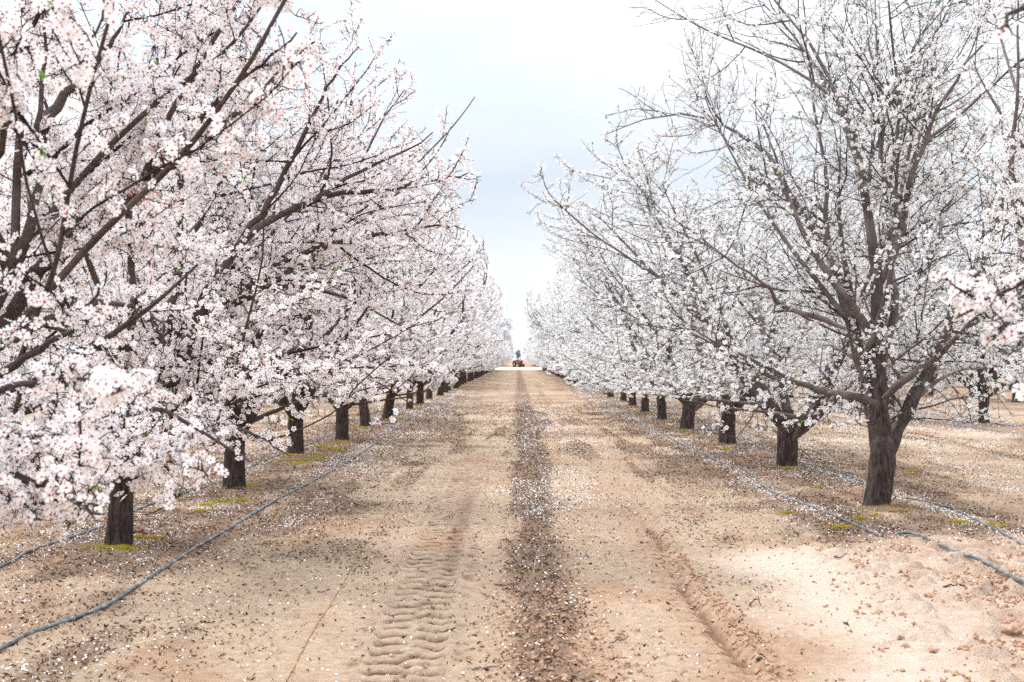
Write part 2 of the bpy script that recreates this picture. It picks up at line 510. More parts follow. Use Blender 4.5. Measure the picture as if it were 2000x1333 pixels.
    if spurs:
        sp_ = np.concatenate(spurs)
        if prune is not None: sp_ = sp_[prune(sp_[:, 2])]
        v, f = tubes(sp_, np.tile(np.array([[.0026, .0021, .0016]]) * (1.25 if lod == 2 else 1.0), (len(sp_), 1)), 3); tw_chunks.append((v, f, 1))
    me_twig = make_mesh('tree_twigs', tw_chunks, mats=(M_TWIGG if greyish else M_TWIG, M_SPUR))
    # patchy flowering
    pat = 0.55 * vnoise2(pos[:, 0] * 2.2 + 40, pos[:, 2] * 2.2 + 40, seed) + 0.45 * vnoise2(pos[:, 1] * 2.5 + 20, pos[:, 2] * 2.5 + 3, seed + 1)
    keep = rng.random(len(pos)) < np.clip(0.25 + 1.6 * pat, 0.15, 1.0); pos, nv = pos[keep], nv[keep]
    M = len(pos); isb = rng.random(M) < (0.10 if lod < 2 else 0.0)
    sz = fsize * rng.uniform(0.75, 1.2, M) * [1, 1.0, 1.22, 2.1][lod]
    ch, rd, ti = scatter(TPL[lod], pos[~isb], nv[~isb], sz[~isb], rng, 0)
    chunks = [ch]; A = [rd]; B = [ti]
    if isb.any():
        ch, rd, ti = scatter(BUD_T, pos[isb], nv[isb], 0.009 * rng.uniform(0.8, 1.3, isb.sum()), rng, 1); chunks.append(ch); A.append(rd); B.append(ti)
    me_fl = make_mesh('tree_blossom', chunks, {'rad': np.concatenate(A), 'tint': np.concatenate(B)}, smooth=False,
                      mats=(M_PETAL_PINK if pink else M_PETAL_WHITE, M_BUD))
    me_lf = None
    if lod < 3:
        nl = min([900, 800, 260][lod], int(len(l3['L']) * .3) + 1); j = rng.integers(0, len(l3['L']), nl)
        c = l3['p'][j, -1]; d = nrm(l3['p'][j, -1] - l3['p'][j, -2])
        if prune is not None:
            ok = prune(c); c, d = c[ok], d[ok]; nl = len(c)
        ii = np.repeat(np.arange(nl), 3)
        n = nrm(rng.normal(size=(len(ii), 3)) + d[ii] * 0.3)
        ch, rd, ti = scatter(LEAF_T, c[ii], n, rng.uniform(0.012, 0.026, len(ii)), rng, 0)
        me_lf = make_mesh('tree_leaves', [ch], {'tint': ti}, smooth=False, mats=(M_LEAF,))
    return me_trunk, me_twig, me_fl, me_lf


def add_tree(meshes, loc, rz, sc, label, group, flip=False):
    root = empty('almond_tree', loc, rz)
    root.scale = sc if isinstance(sc, tuple) else (sc, sc, sc)
    tag(root, label, 'tree', group)
    tr = link('trunk', meshes[0], root)
    cr = link('crown', meshes[1], root)
    link('blossom', meshes[2], cr)
    if meshes[3] is not None:
        link('leaves', meshes[3], cr)
    return root


XL, XR, SP, ROW = -3.35, 3.78, 5.34, 7.13
dL = lambda k: 11.92 + SP * k      # k = 0 is the first trunk inside the frame on the left
dR = lambda k: 15.02 + SP * k


# ---- hero limbs traced from the photograph, each given its own depth
def limb(base, pts, d0, d1, r0, r1):
    n = len(pts); out = []
    for i, (x, y) in enumerate(pts):
        d = d0 + (d1 - d0) * (i / (n - 1)) ** 1.0
        out.append(P(x, y, d) - base)
    return (out, r0, r1)


bR1 = G(1712, 998); e = bR1[1]
R1 = [
    limb(bR1, [(1712, 915), (1711, 850), (1700, 790), (1685, 720), (1665, 650), (1640, 560), (1615, 480), (1562, 412), (1525, 349), (1499, 300), (1450, 266), (1390, 232), (1290, 225), (1180, 262)], e, e + 2.2, .098, .006),
    limb(bR1, [(1722, 925), (1722, 860), (1716, 780), (1712, 700), (1715, 600), (1708, 500), (1690, 400), (1679, 300), (1645, 206), (1600, 109), (1514, 0), (1470, -60)], e - .02, e + 0.6, .108, .006),
    limb(bR1, [(1707, 582), (1737, 518), (1764, 450), (1780, 337), (1806, 289), (1825, 225), (1862, 161), (1900, 109), (1975, 37), (2030, -20)], e + .3, e - 1.2, .045, .005),
    limb(bR1, [(1764, 450), (1750, 386), (1724, 326), (1727, 244), (1746, 187), (1769, 139), (1810, 56), (1850, -30)], e - .2, e - .6, .033, .005),
    limb(bR1, [(1706, 800), (1703, 788), (1669, 775), (1619, 768), (1585, 758), (1551, 744), (1507, 738), (1440, 700), (1370, 662), (1300, 625)], e - .05, e - 1.4, .058, .008),
    limb(bR1, [(1724, 778), (1754, 751), (1788, 728), (1838, 690), (1872, 650), (1913, 616), (1940, 592), (1977, 559), (2060, 480)], e - .2, e - 1.6, .047, .014),
    limb(bR1, [(1724, 925), (1738, 865), (1765, 812), (1801, 745), (1842, 670), (1896, 545), (1923, 495), (1936, 450), (1957, 400), (1975, 320), (2010, 240)], e, e + 1.4, .098, .008),
    limb(bR1, [(1700, 800), (1678, 690), (1650, 600), (1625, 511), (1615, 434), (1612, 330), (1590, 200), (1575, 60), (1565, -60)], e + .1, e + 1.5, .055, .005),
    limb(bR1, [(1652, 643), (1585, 616), (1521, 596), (1500, 562), (1450, 525), (1380, 480), (1300, 440)], e - .1, e - 1.3, .032, .005),
    limb(bR1, [(1722, 740), (1747, 582), (1740, 535), (1734, 420), (1720, 300), (1715, 200), (1712, 50), (1705, -60)], e + .2, e + 1.3, .05, .006),
    limb(bR1, [(1745, 640), (1788, 565), (1815, 511), (1835, 457), (1852, 407), (1900, 300), (1960, 200)], e + .6, e + 2.0, .038, .006),
    limb(bR1, [(1758, 755), (1740, 700), (1712, 650), (1680, 560), (1650, 520)], e - .3, e - 1.2, .022, .004),
    limb(bR1, [(1690, 375), (1712, 300), (1726, 200), (1700, 90), (1690, -10)], e + .4, e + .8, .028, .005),
]
bL0 = np.array([XL, 6.58, 0.0]); e = bL0[1]
L0 = [
    limb(bL0, [(-390, 1040), (-200, 850), (0, 650), (66, 536), (118, 476), (221, 405), (277, 364), (337, 315), (397, 277), (450, 229), (499, 184), (555, 127), (610, 78)], e, e + .6, .046, .008),
    limb(bL0, [(277, 364), (334, 289), (375, 247), (442, 176), (514, 120), (581, 60)], e + .35, e + .2, .024, .006),
    limb(bL0, [(-380, 1050), (-240, 880), (-60, 680), (18, 529), (56, 450), (67, 356), (71, 262), (85, 120), (80, -40)], e, e - .3, .050, .010),
    limb(bL0, [(-400, 1050), (-420, 800), (-380, 500), (-250, 300), (-150, 100), (-60, -80)], e, e + 1.2, .07, .01),
    limb(bL0, [(-420, 1050), (-500, 800), (-560, 500), (-560, 200)], e, e - .6, .07, .01),
    limb(bL0, [(-390, 1050), (-220, 1000), (-60, 940), (80, 905), (190, 880), (290, 895), (335, 930)], e, 5.2, .030, .005),
    limb(bL0, [(-390, 1060), (-260, 960), (-100, 860), (60, 800), (180, 790), (300, 800), (420, 855), (490, 905)], e, 6.6, .034, .005),
    limb(bL0, [(-300, 1000), (-240, 930), (-120, 830), (0, 760), (110, 740), (200, 745)], e - .4, 4.5, .028, .005),
    limb(bL0, [(-300, 1000), (-200, 960), (-80, 930), (20, 930), (110, 955), (160, 990), (190, 1000)], e - .4, 4.4, .032, .004),
    limb(bL0, [(-300, 1000), (-180, 880), (-40, 760), (60, 690), (140, 640), (190, 560)], e - .4, 5.2, .035, .005),
    limb(bL0, [(-40, 690), (60, 640), (160, 600), (260, 600), (330, 640)], e - .2, 6.4, .03, .005),
    limb(bL0, [(71, 262), (130, 180), (210, 90), (260, 0)], e - .2, e + .2, .03, .006),
    limb(bL0, [(20, 560), (0, 480), (-30, 380), (10, 250), (30, 120), (40, -20)], e - .1, e - 1.0, .03, .006),
]
bL1 = G(232, 1076); e = bL1[1]
L1 = [
    limb(bL1, [(243, 880), (280, 810), (310, 770), (323, 686), (331, 607), (347, 542), (352, 450), (349, 394), (335, 250), (300, 100), (280, -20)], e, e + .5, .068, .008),
    limb(bL1, [(352, 500), (380, 450), (409, 394), (450, 300), (480, 200), (520, 60)], e + .3, e + .9, .035, .006),
    limb(bL1, [(250, 880), (320, 780), (368, 647), (407, 568), (433, 529), (490, 456), (553, 415), (611, 388), (670, 352), (724, 325), (800, 290), (850, 262)], e, e - .3, .062, .006),
    limb(bL1, [(380, 640), (430, 600), (494, 577), (535, 519), (593, 469), (670, 388), (740, 250), (790, 170)], e + .3, e + 1.4, .045, .006),
    limb(bL1, [(250, 860), (350, 800), (440, 740), (540, 700), (620, 680), (700, 720), (800, 790)], e, e + .6, .048, .005),
    limb(bL1, [(236, 880), (190, 780), (150, 650), (120, 500), (90, 300), (60, 100)], e, e + 1.4, .07, .008),
    limb(bL1, [(240, 880), (230, 760), (260, 620), (250, 450), (230, 250), (180, 50)], e, e - 1.2, .06, .007),
    limb(bL1, [(240, 860), (320, 840), (420, 830), (500, 850), (560, 890)], e, e - 1.9, .035, .005),
    limb(bL1, [(240, 860), (170, 800), (60, 760), (-60, 740)], e, e - .8, .045, .005),
    limb(bL1, [(553, 415), (650, 380), (760, 370), (860, 350), (925, 338)], e - .2, e + .3, .03, .005),
    limb(bL1, [(535, 519), (640, 480), (760, 455), (850, 440), (910, 450)], e + .5, e + .2, .028, .005),
    limb(bL1, [(452, 492), (520, 400), (600, 250), (650, 150), (700, 90)], e, e - .6, .035, .006),
]
e = None


def trunkR1():
    return [P(x, y, bR1[1]) - bR1 for x, y in ((1708, 1012), (1714, 960), (1722, 905), (1724, 862), (1726, 838))]


def trunkL1():
    return [P(x, y, bL1[1]) - bL1 for x, y in ((231, 1090), (234, 1010), (238, 950), (244, 890), (250, 860))]


# pruning that keeps the near right-hand tree out of the track
bRm = np.array([XR, 4.35, 0.0])


def prune_near_right(p):
    w = p + bRm
    ry = w[:, 1]; px = CX + w[:, 0] * F / np.maximum(ry, 0.1); py = HY - (w[:, 2] - CAMH) * F / np.maximum(ry, 0.1)
    clear = (ry < 2.2) | (px > 2020)
    band = ((py > 500) & (py < 640) & (px > 1815)) | ((py > 600) & (py < 720) & (px > 1920) & (ry > 3)) | ((py > 690) & (py < 800) & (px > 1950)) | ((py < 120) & (px > 1935))
    return clear | band


RM = [
    limb(bRm, [(3440, 1000 + 140), (3000, 900), (2600, 740), (2300, 660), (2150, 590), (2050, 560), (2000, 552), (1930, 590), (1860, 625)], 4.35, 4.3, .03, .003),
    limb(bRm, [(3440, 1140), (3000, 1000), (2600, 900), (2300, 820), (2150, 765), (2050, 745), (1990, 752)], 4.35, 4.6, .03, .003),
    limb(bRm, [(3440, 1140), (3000, 900), (2600, 800), (2300, 740), (2100, 690), (2010, 655), (1960, 650), (1938, 665)], 4.35, 4.2, .03, .003),
    limb(bRm, [(3440, 1140), (3350, 700), (3000, 300), (2700, 100), (2400, 20), (2100, -10), (1990, 20), (1950, 55)], 4.35, 4.0, .04, .003),
    limb(bRm, [(3440, 1140), (3500, 600), (3600, 200), (3500, -300)], 4.35, 5.0, .07, .01),
    limb(bRm, [(3440, 1140), (3300, 700), (3250, 200), (3350, -500)], 4.35, 3.6, .07, .01),
]


def prune_left(base, lim):
    """keeps a crown from hanging over the wheel track"""
    def f(p):
        return (p[:, 0] + base[0]) < lim + 0.35 * np.sin(p[:, 2] * 5.0)
    return f


bR0 = np.array([XR + 0.1, 9.7, 0.0])


def prune_r0(p):
    w = p + bR0
    px = CX + w[:, 0] * F / w[:, 1]; py = HY - (w[:, 2] - CAMH) * F / w[:, 1]
    return px > 1880 + 40 * np.sin(py * 0.02) + (py > 560) * 60


def prune_l0(p):
    """an old wide crown that stops short of the track"""
    w = p + bL0
    px = CX + w[:, 0] * F / np.maximum(w[:, 1], .5); py = HY - (w[:, 2] - CAMH) * F / np.maximum(w[:, 1], .5)
    lim = np.interp(py, [-200, 60, 200, 420, 560, 700, 860, 960, 1060], [740, 700, 620, 470, 330, 330, 480, 400, 180])
    win = (py < 560) & (px > 40) & (px < 560) & (w[:, 1] < 6.2) & (np.sin(w[:, 0] * 37 + w[:, 2] * 23 + w[:, 1] * 11) < 0.1)
    gap = (px > 212) & (px < 262) & (py > 925) & (py < 1080) & (np.sin(w[:, 0] * 31 + w[:, 2] * 47) < 0.6)
    return (px < lim + 25 * np.sin(w[:, 1] * 9)) & (w[:, 1] > 3.6) & ~win & ~gap


def prune_l1(p):
    w = p + bL1
    px = CX + w[:, 0] * F / w[:, 1]; py = HY - (w[:, 2] - CAMH) * F / w[:, 1]
    return ((px < 570) | (w[:, 2] > 1.12)) & (px < np.interp(py, [-150, 0, 60, 150, 240, 330, 440, 700, 860], [560, 690, 750, 830, 905, 950, 920, 900, 860]) + 22 * np.sin(w[:, 1] * 7 + py * .05))


HI = {}
HI['L0'] = build_tree(101, 0, L0, R=2.9, H=5.6, trunk_r=0.15, dense=1.2, prune=prune_l0, sub_rate=0.6, l2_rate=2.6, low=1.02, fsize=0.0212)
HI['L1'] = build_tree(102, 1, L1, prune=prune_l1, R=3.1, H=5.8, trunk_r=0.098, trunk_pts=trunkL1(), dense=1.65, low=1.0, fsize=0.0212)
HI['R1'] = build_tree(103, 1, R1, R=3.9, H=6.6, l2_rate=4.8, l3_rate=9.0, trunk_r=0.132, trunk_pts=trunkR1(), dense=1.1, pink=False, greyish=True, fsize=0.022, flowlow=0.06)
HI['RM'] = build_tree(104, 0, RM, R=2.4, H=5.2, trunk_r=0.14, dense=0.75, prune=prune_near_right, sub_rate=0.12, l2_rate=1.1, l3_rate=3.0, low_n=0.0, fsize=0.0225, nflow=5000)
R0 = [
    limb(bR0, [(2135, 960), (2100, 850), (2055, 700), (2010, 560), (1992, 450), (1978, 370), (1985, 250), (1992, 80), (1990, -60)], 9.7, 9.5, .05, .005),
    limb(bR0, [(2135, 960), (2110, 800), (2080, 560), (2040, 380), (2000, 290), (1940, 200), (1900, 120)], 9.7, 10.4, .045, .005),
    limb(bR0, [(2140, 960), (2250, 700), (2350, 400), (2400, 0)], 9.7, 10.5, .08, .008),
    limb(bR0, [(2140, 960), (2180, 600), (2150, 300), (2130, -50)], 9.7, 9.0, .07, .008),
    limb(bR0, [(2140, 960), (2400, 850), (2700, 650), (2850, 300)], 9.7, 9.0, .07, .008),
]
HI['R0'] = build_tree(108, 1, R0, R=3.4, H=6.0, trunk_r=0.14, dense=0.75, pink=False, greyish=True, prune=prune_r0, fsize=0.022, flowlow=0.06, low_n=0.5)
HI['GA'] = build_tree(105, 1, None, n_limb=6, R=3.45, H=5.8, trunk_h=.85, trunk_r=0.12, dense=1.6, low=1.15, fsize=0.0212)
HI['GB'] = build_tree(106, 1, None, n_limb=6, R=4.2, H=6.1, trunk_h=.8, trunk_r=0.12, dense=1.3, low=1.3, low_n=0.25, l3_rate=8.5, pink=False, greyish=True, lean=(-0.05, 0), fsize=0.022, flowlow=0.06)
HI['GC'] = build_tree(107, 1, None, n_limb=6, R=4.2, H=6.2, trunk_h=.95, trunk_r=0.115, dense=1.3, low=1.32, low_n=0.25, l3_rate=8.5, pink=False, greyish=True, lean=(0.06, 0.05), fsize=0.022, flowlow=0.06)
MID = [build_tree(200 + i, 2, None, n_limb=5 + i % 2, R=(3.0, 3.5, 3.05, 3.45)[i], H=5.9 + 0.1 * i, low_n=0.5, trunk_h=.9, trunk_r=0.112 + 0.008 * (i % 3), lean=((-0.12, 0.02), (0.02, 0), (0.1, -0.05), (0.0, 0.1))[i],
                  dense=1.25, pink=(i % 2 == 0), greyish=(i % 2 == 1), low=(1.2, 1.3)[i % 2]) for i in range(4)]
FAR = [build_tree(300 + i, 3, None, n_limb=6, R=3.0, H=5.9 + 0.15 * i, trunk_h=.9, trunk_r=0.125, low=1.05, dense=1.1, pink=False, greyish=True, l2_rate=3.4, l3_rate=4.0) for i in range(3)]

# ------------------------------------------------------------------ planting the rows
rp = np.random.default_rng(55)
GL, GR = 'almond trees in the row left of the track', 'almond trees in the row right of the track'
ORD = ['first', 'second', 'third', 'fourth', 'fifth', 'sixth', 'seventh', 'eighth', 'ninth', 'tenth', 'eleventh', 'twelfth',
       'thirteenth', 'fourteenth', 'fifteenth', 'sixteenth', 'seventeenth', 'eighteenth', 'nineteenth', 'twentieth']
add_tree(HI['L0'], tuple(bL0), 0, 1, 'nearest blossoming almond tree on the left, thick limbs reaching in from the photo edge', GL)
add_tree(HI['L1'], tuple(bL1), 0, 1, 'almond tree whose dark trunk with yellow moss at its foot is nearest on the left', GL)
add_tree(HI['R1'], tuple(bR1), 0, 1, 'large white almond tree with broad forked grey trunk, nearest whole tree on the right', GR)
add_tree(HI['RM'], tuple(bRm), 0, 1, 'near almond tree of which only blurred pink-white blossom sprigs reach in at the right edge', GR)
add_tree(HI['R0'], tuple(bR0), 0, 1.0, 'white almond tree with trunk just outside the right edge, its grey limbs reaching in', GR)
left_base = {1: G(458, 962), 2: G(578, 893), 3: G(668, 866), 4: G(715, 838), 5: G(757, 822)}
right_base = {1: G(1535, 919), 2: G(1418, 873), 3: G(1342, 843), 4: G(1292, 824), 5: G(1260, 809), 6: G(1235, 796), 7: G(1217, 787)}
hiL = {1: ('GA', 0.6), 2: ('GA', 3.3)}
hiR = {1: ('GB', 1.9), 2: ('GC', 4.4), 3: ('GB', 2.5)}
lookL = {1: 'second trunk in the left row, stout and dark above a thin mossy edge', 2: 'third trunk in the left row, forking low under dense blossom, yellow moss before it',
         3: 'fourth trunk in the left row, straight dark post-like stem over yellow-green moss', 4: 'fifth trunk in the left row, short and straight, moss at its foot',
         5: 'sixth trunk in the left row, thin and leaning towards the camera side'}
lookR = {1: 'white almond tree behind the big forked one, its dark trunk bulging at a graft line', 2: 'white almond tree with slim Y-shaped trunk, third in the right row',
         3: 'fourth almond tree in the right row, short straight trunk standing upright', 4: 'almond tree with strongly leaning trunk, fifth in the right row',
         5: 'sixth almond tree in the right row, straight trunk just beyond the leaning one', 6: 'seventh almond tree in the right row, slim straight trunk',
         7: 'eighth almond tree in the right row, short trunk slightly tapering upwards'}
NROW = 37
tree_pos = [tuple(bL0[:2]), tuple(bL1[:2]), tuple(bR1[:2]), (XR, 9.7)]
for side, dd, X0, grp in ((-1, dL, XL, GL), (1, dR, XR, GR)):
    base = left_base if side < 0 else right_base
    for k in range(1, NROW):
        y = dd(k) + rp.uniform(-.2, .2); x = X0 + rp.uniform(-.12, .12)
        if k in base: x, y = base[k][0], base[k][1]
        if y > 208: break
        sc = rp.uniform(0.93, 1.07); rz = rp.uniform(0, 6.28)
        tbl = hiL if side < 0 else hiR
        if k in tbl: ms = HI[tbl[k][0]]; rz = tbl[k][1]; sc = 1.0
        elif y < 74:
            ms = MID[(k * 2 + (0 if side < 0 else 1)) % 4]
            if side < 0: ms = MID[(k % 2) * 2]
            else: ms = MID[1 + 2 * (k % 2)]
        else: ms = FAR[k % 3]
        nm = 'left' if side < 0 else 'right'
        if k in (lookL if side < 0 else lookR): lb = (lookL if side < 0 else lookR)[k]
        elif k < 20: lb = '%s almond trunk counted from the front along the row %s of the track' % (ORD[k], nm)
        else: lb = 'one of the small distant almond trees merging at the far end of the %s row' % nm
        wide, tall = ((1.18 if k < 4 else 1.06, 0.88 if k < 3 else 0.93) if side > 0 and k < 7 else (1.0, 1.0))
        add_tree(ms, (x, y, 0), rz, (sc * wide, sc * wide, sc * tall * rp.uniform(.96, 1.03)), lb, grp)
        tree_pos.append((x, y))
# the outer rows behind
for side in (-1, 1):
    nm = 'left' if side < 0 else 'right'
    for r_ in range(1, 6):
        X0 = (XL if side < 0 else XR) + side * ROW * r_
        ymin = abs(X0) / 0.36 - 6; ymax = (150, 135, 120, 120, 120)[r_ - 1]
        y = (11.92 if side < 0 else 15.02) + rp.uniform(-1, 1)
        while y < ymax:
            if y > ymin:
                ms = MID[rp.integers(0, 4)] if y < 48 else FAR[rp.integers(0, 3)]
                if side > 0 and y < 48: ms = MID[1 + 2 * rp.integers(0, 2)]
                px = CX + X0 * F / y
                if side > 0 and r_ == 1 and 31 < y < 37:
                    lb = 'white almond tree in the second row, dark trunk seen right of the big forked tree'
                else:
                    lb = ('white almond tree in the second row behind the %s row' % nm) if r_ == 1 else 'white almond tree deep in the orchard behind the %s rows' % nm
                sc = rp.uniform(0.92, 1.08)
                yy = 34.7 if (side > 0 and r_ == 1 and 31 < y < 37) else y + rp.uniform(-.2, .2)
                xx = 11.35 if (side > 0 and r_ == 1 and 31 < y < 37) else X0 + rp.uniform(-.15, .15)
                add_tree(ms, (xx, yy, 0), rp.uniform(0, 6.28), sc, lb, 'almond trees in the outer rows on the %s' % nm)
                tree_pos.append((xx, yy))
            y += SP
# the next block beyond the cross track
for side in (-1, 1):
    for k in range(14):
        for r_ in range(3):
            if k > 6 and r_ > 0: continue
            x = (-3.6 if side < 0 else 4.2) + side * ROW * r_; y = 284 + k * SP * 1.2
            add_tree(FAR[rp.integers(0, 3)], (x + rp.uniform(-.2, .2), y, 0), rp.uniform(0, 6.28), rp.uniform(.9, 1.05),
                     'pale almond tree in the block beyond the sandy cross track', 'almond trees beyond the cross track')
exec_ground = True

# ------------------------------------------------------------------ ground
def steps(a, b, s): return np.arange(a, b, s)
def geo(a, b, s, g):
    out = [a]
    while out[-1] < b: s *= g; out.append(out[-1] + s)
    return np.array(out)


xs_pos = np.concatenate([steps(0, 4.6, 0.03), steps(4.6, 12, 0.12), steps(12, 46, 0.4), geo(46, 1600, 0.6, 1.25)])
xs = np.concatenate([-xs_pos[:0:-1], xs_pos])
ys = np.concatenate([-geo(0, 60, 0.5, 1.3)[:0:-1], steps(0, 6.4, 0.16), steps(6.4, 22, 0.028), geo(22, 2600, 0.03, 1.012)])
Xg, Yg = np.meshgrid(xs, ys, indexing='ij')


def smooth(a, b, x):
    t = np.clip((x - a) / (b - a), 0, 1); return t * t * (3 - 2 * t)


def rowdist(X, Y=0):
    d1 = np.abs(X - XL); d2 = np.abs(X - XR)
    m = np.where(X < XL - 1, np.abs((X - XL + 0.5 * ROW) % ROW - 0.5 * ROW), d1)
    n = np.where(X > XR + 1, np.abs((X - XR + 0.5 * ROW) % ROW - 0.5 * ROW), d2)
    return np.minimum(m, n)


def pale(X, Y):
    """bare pale sand spread in the right foreground"""
    w = fbm(X * 1.1 + 30, Y * 0.9 + 30, 77, 4) - 0.5
    edge = 12.6 - 0.25 * np.abs(X - 3.0) + w * 2.2
    return smooth(1.35, 2.0, X + w * 0.9) * smooth(edge + 0.5, edge - 0.9, Y)


def litter(X, Y):
    """how much leaf litter lies on the soil, 0..1"""
    w = fbm(X * 1.3 + 10, Y * 0.5 + 10, 5, 4) - 0.5
    w2 = fbm(X * 3.0 + 60, Y * 1.0 + 10, 15, 4) - 0.5
    rd = rowdist(X)
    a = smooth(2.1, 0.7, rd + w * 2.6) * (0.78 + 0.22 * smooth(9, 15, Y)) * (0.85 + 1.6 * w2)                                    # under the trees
    c0 = 0.14 + 0.004 * np.clip(Y - 8, 0, 25) + 0.12 * (fbm(X * 0 + 3, Y * 0.5, 19, 3) - 0.5); hw = 0.17 + 0.006 * np.clip(Y - 9, 0, 18)
    c = smooth(hw + 0.22, hw - 0.16, np.abs(X - c0) + w2 * 0.42) * (0.95 + 0.9 * w2)           # centre strip
    lw = fbm(X * 2.6 + 21, Y * 0.16 + 4, 23, 4) - 0.5                       # long streaks down the lane
    left = 0.62 * smooth(0.0, 0.22, w + 0.06) * smooth(-0.6, -1.3, X) * smooth(9.0, 12, Y)
    left = np.maximum(left, 0.62 * smooth(-0.02, 0.16, lw) * smooth(11, 20, Y))
    right = 0.40 * smooth(0.02, 0.22, w2) * smooth(0.7, 1.4, X)
    far = 0.58 * smooth(16, 50, Y)
    m = np.maximum.reduce([a * 1.0, c * 1.1, left, right, far * (0.7 + w)])
    m = np.maximum(m, 0.10 * smooth(10, 16, Y))
    m = m * (1 - 0.75 * smooth(0.34, 0.2, np.abs(X + 0.60 + 0.008 * (Y - 8))) * smooth(26, 18, Y))   # pressed clean by the tyre
    m = m * (1 - pale(X, Y))
    return np.clip(m, 0, 1)


def height(X, Y):
    h = 0.045 * (fbm(X * 0.5 + 3, Y * 0.3 + 3, 31, 3) - 0.5) * smooth(6, 12, Y) * smooth(300, 60, Y)
    near = smooth(32, 18, Y)
    h = h + 0.022 * (fbm(X * 5 + 3, Y * 5 + 3, 41, 4) - 0.5) * near
    h = h + 0.020 * (fbm(X * 16 + 3, Y * 16 + 3, 51, 3) - 0.5) * near
    # tractor tyre prints: two rows of slanted lugs
    def track(cx, wid, y0, y1, depth, phase):
        cxx = cx + 0.03 * np.sin(Y * 0.4)
        u = (X - cxx) / wid                         # -0.5..0.5
        per = 0.24
        vv = (Y + np.abs(u) * 0.16 + 0.012 * np.sin(X * 37)) / per + phase + (u > 0) * 0.5
        f = vv - np.floor(vv)
        lug = np.exp(-((f - 0.5) / 0.21) ** 2)
        side = smooth(0.03, 0.09, np.abs(u)) * smooth(0.55, 0.46, np.abs(u))
        fade = smooth(y1, y1 - 4, Y) * smooth(y0, y0 + .5, Y)
        wv = np.clip(0.25 + 1.5 * (fbm(X * 2.2 + 90, Y * 1.3 + 5, 61, 3) - 0.25), 0.25, 1.2)
        ridge = np.exp(-((np.abs(u) - 0.54) / 0.06) ** 2) * 0.25
        return fade * depth * ((-lug * side + 0.25 * side) * wv * np.where(u > 0, 1.55, 0.5) + ridge)
    h = h + track(-0.60 - 0.008 * (Y - 8), 0.40, 4.0, 25.0, 0.11, 0.0)
    h = h + track(0.98, 0.44, 6.0, 15.5, 0.026, 0.3)
    # old rut right of the track
    rx = X - (1.15 + 0.012 * (Y - 8) + 0.03 * np.sin(Y * 1.1))
    rx = rx + 0.05 * (fbm(X * 3, Y * 3, 72, 3) - .5); h = h - 0.036 * np.clip(fbm(X * 2.5 + 8, Y * 1.3, 73, 3) * 1.5 - .1, 0.35, 1) * np.exp(-(rx / 0.038) ** 2) * smooth(18, 15, Y) + 0.045 * np.exp(-((rx - 0.09) / 0.045) ** 2) * smooth(18, 15, Y) * (0.4 + fbm(X * 9, Y * 9, 71, 3))
    # churned clods in the right foreground
    cl = smooth(2.0, 3.0, X + 0.35 * (12 - Y) * 0.3) * smooth(12.8, 11.5, Y)
    k = fbm(X * 7 + 11, Y * 7 + 5, 81, 4)
    h = h + cl * 0.055 * smooth(0.52, 0.72, k) + cl * 0.02 * (k - 0.5)
    k2 = fbm(X * 9 + 1, Y * 9 + 5, 84, 4)
    h = h + 0.03 * smooth(0.55, 0.75, k2) * np.exp(-((X - 0.3) / 0.35) ** 2) * smooth(10.5, 8.0, Y)
    # soil banked slightly along the tree rows
    h = h + 0.05 * smooth(1.6, 0.2, rowdist(X)) * smooth(9, 13, Y) * smooth(260, 120, Y)
    return h * smooth(60, 30, np.abs(X)) * smooth(270, 180, Y)


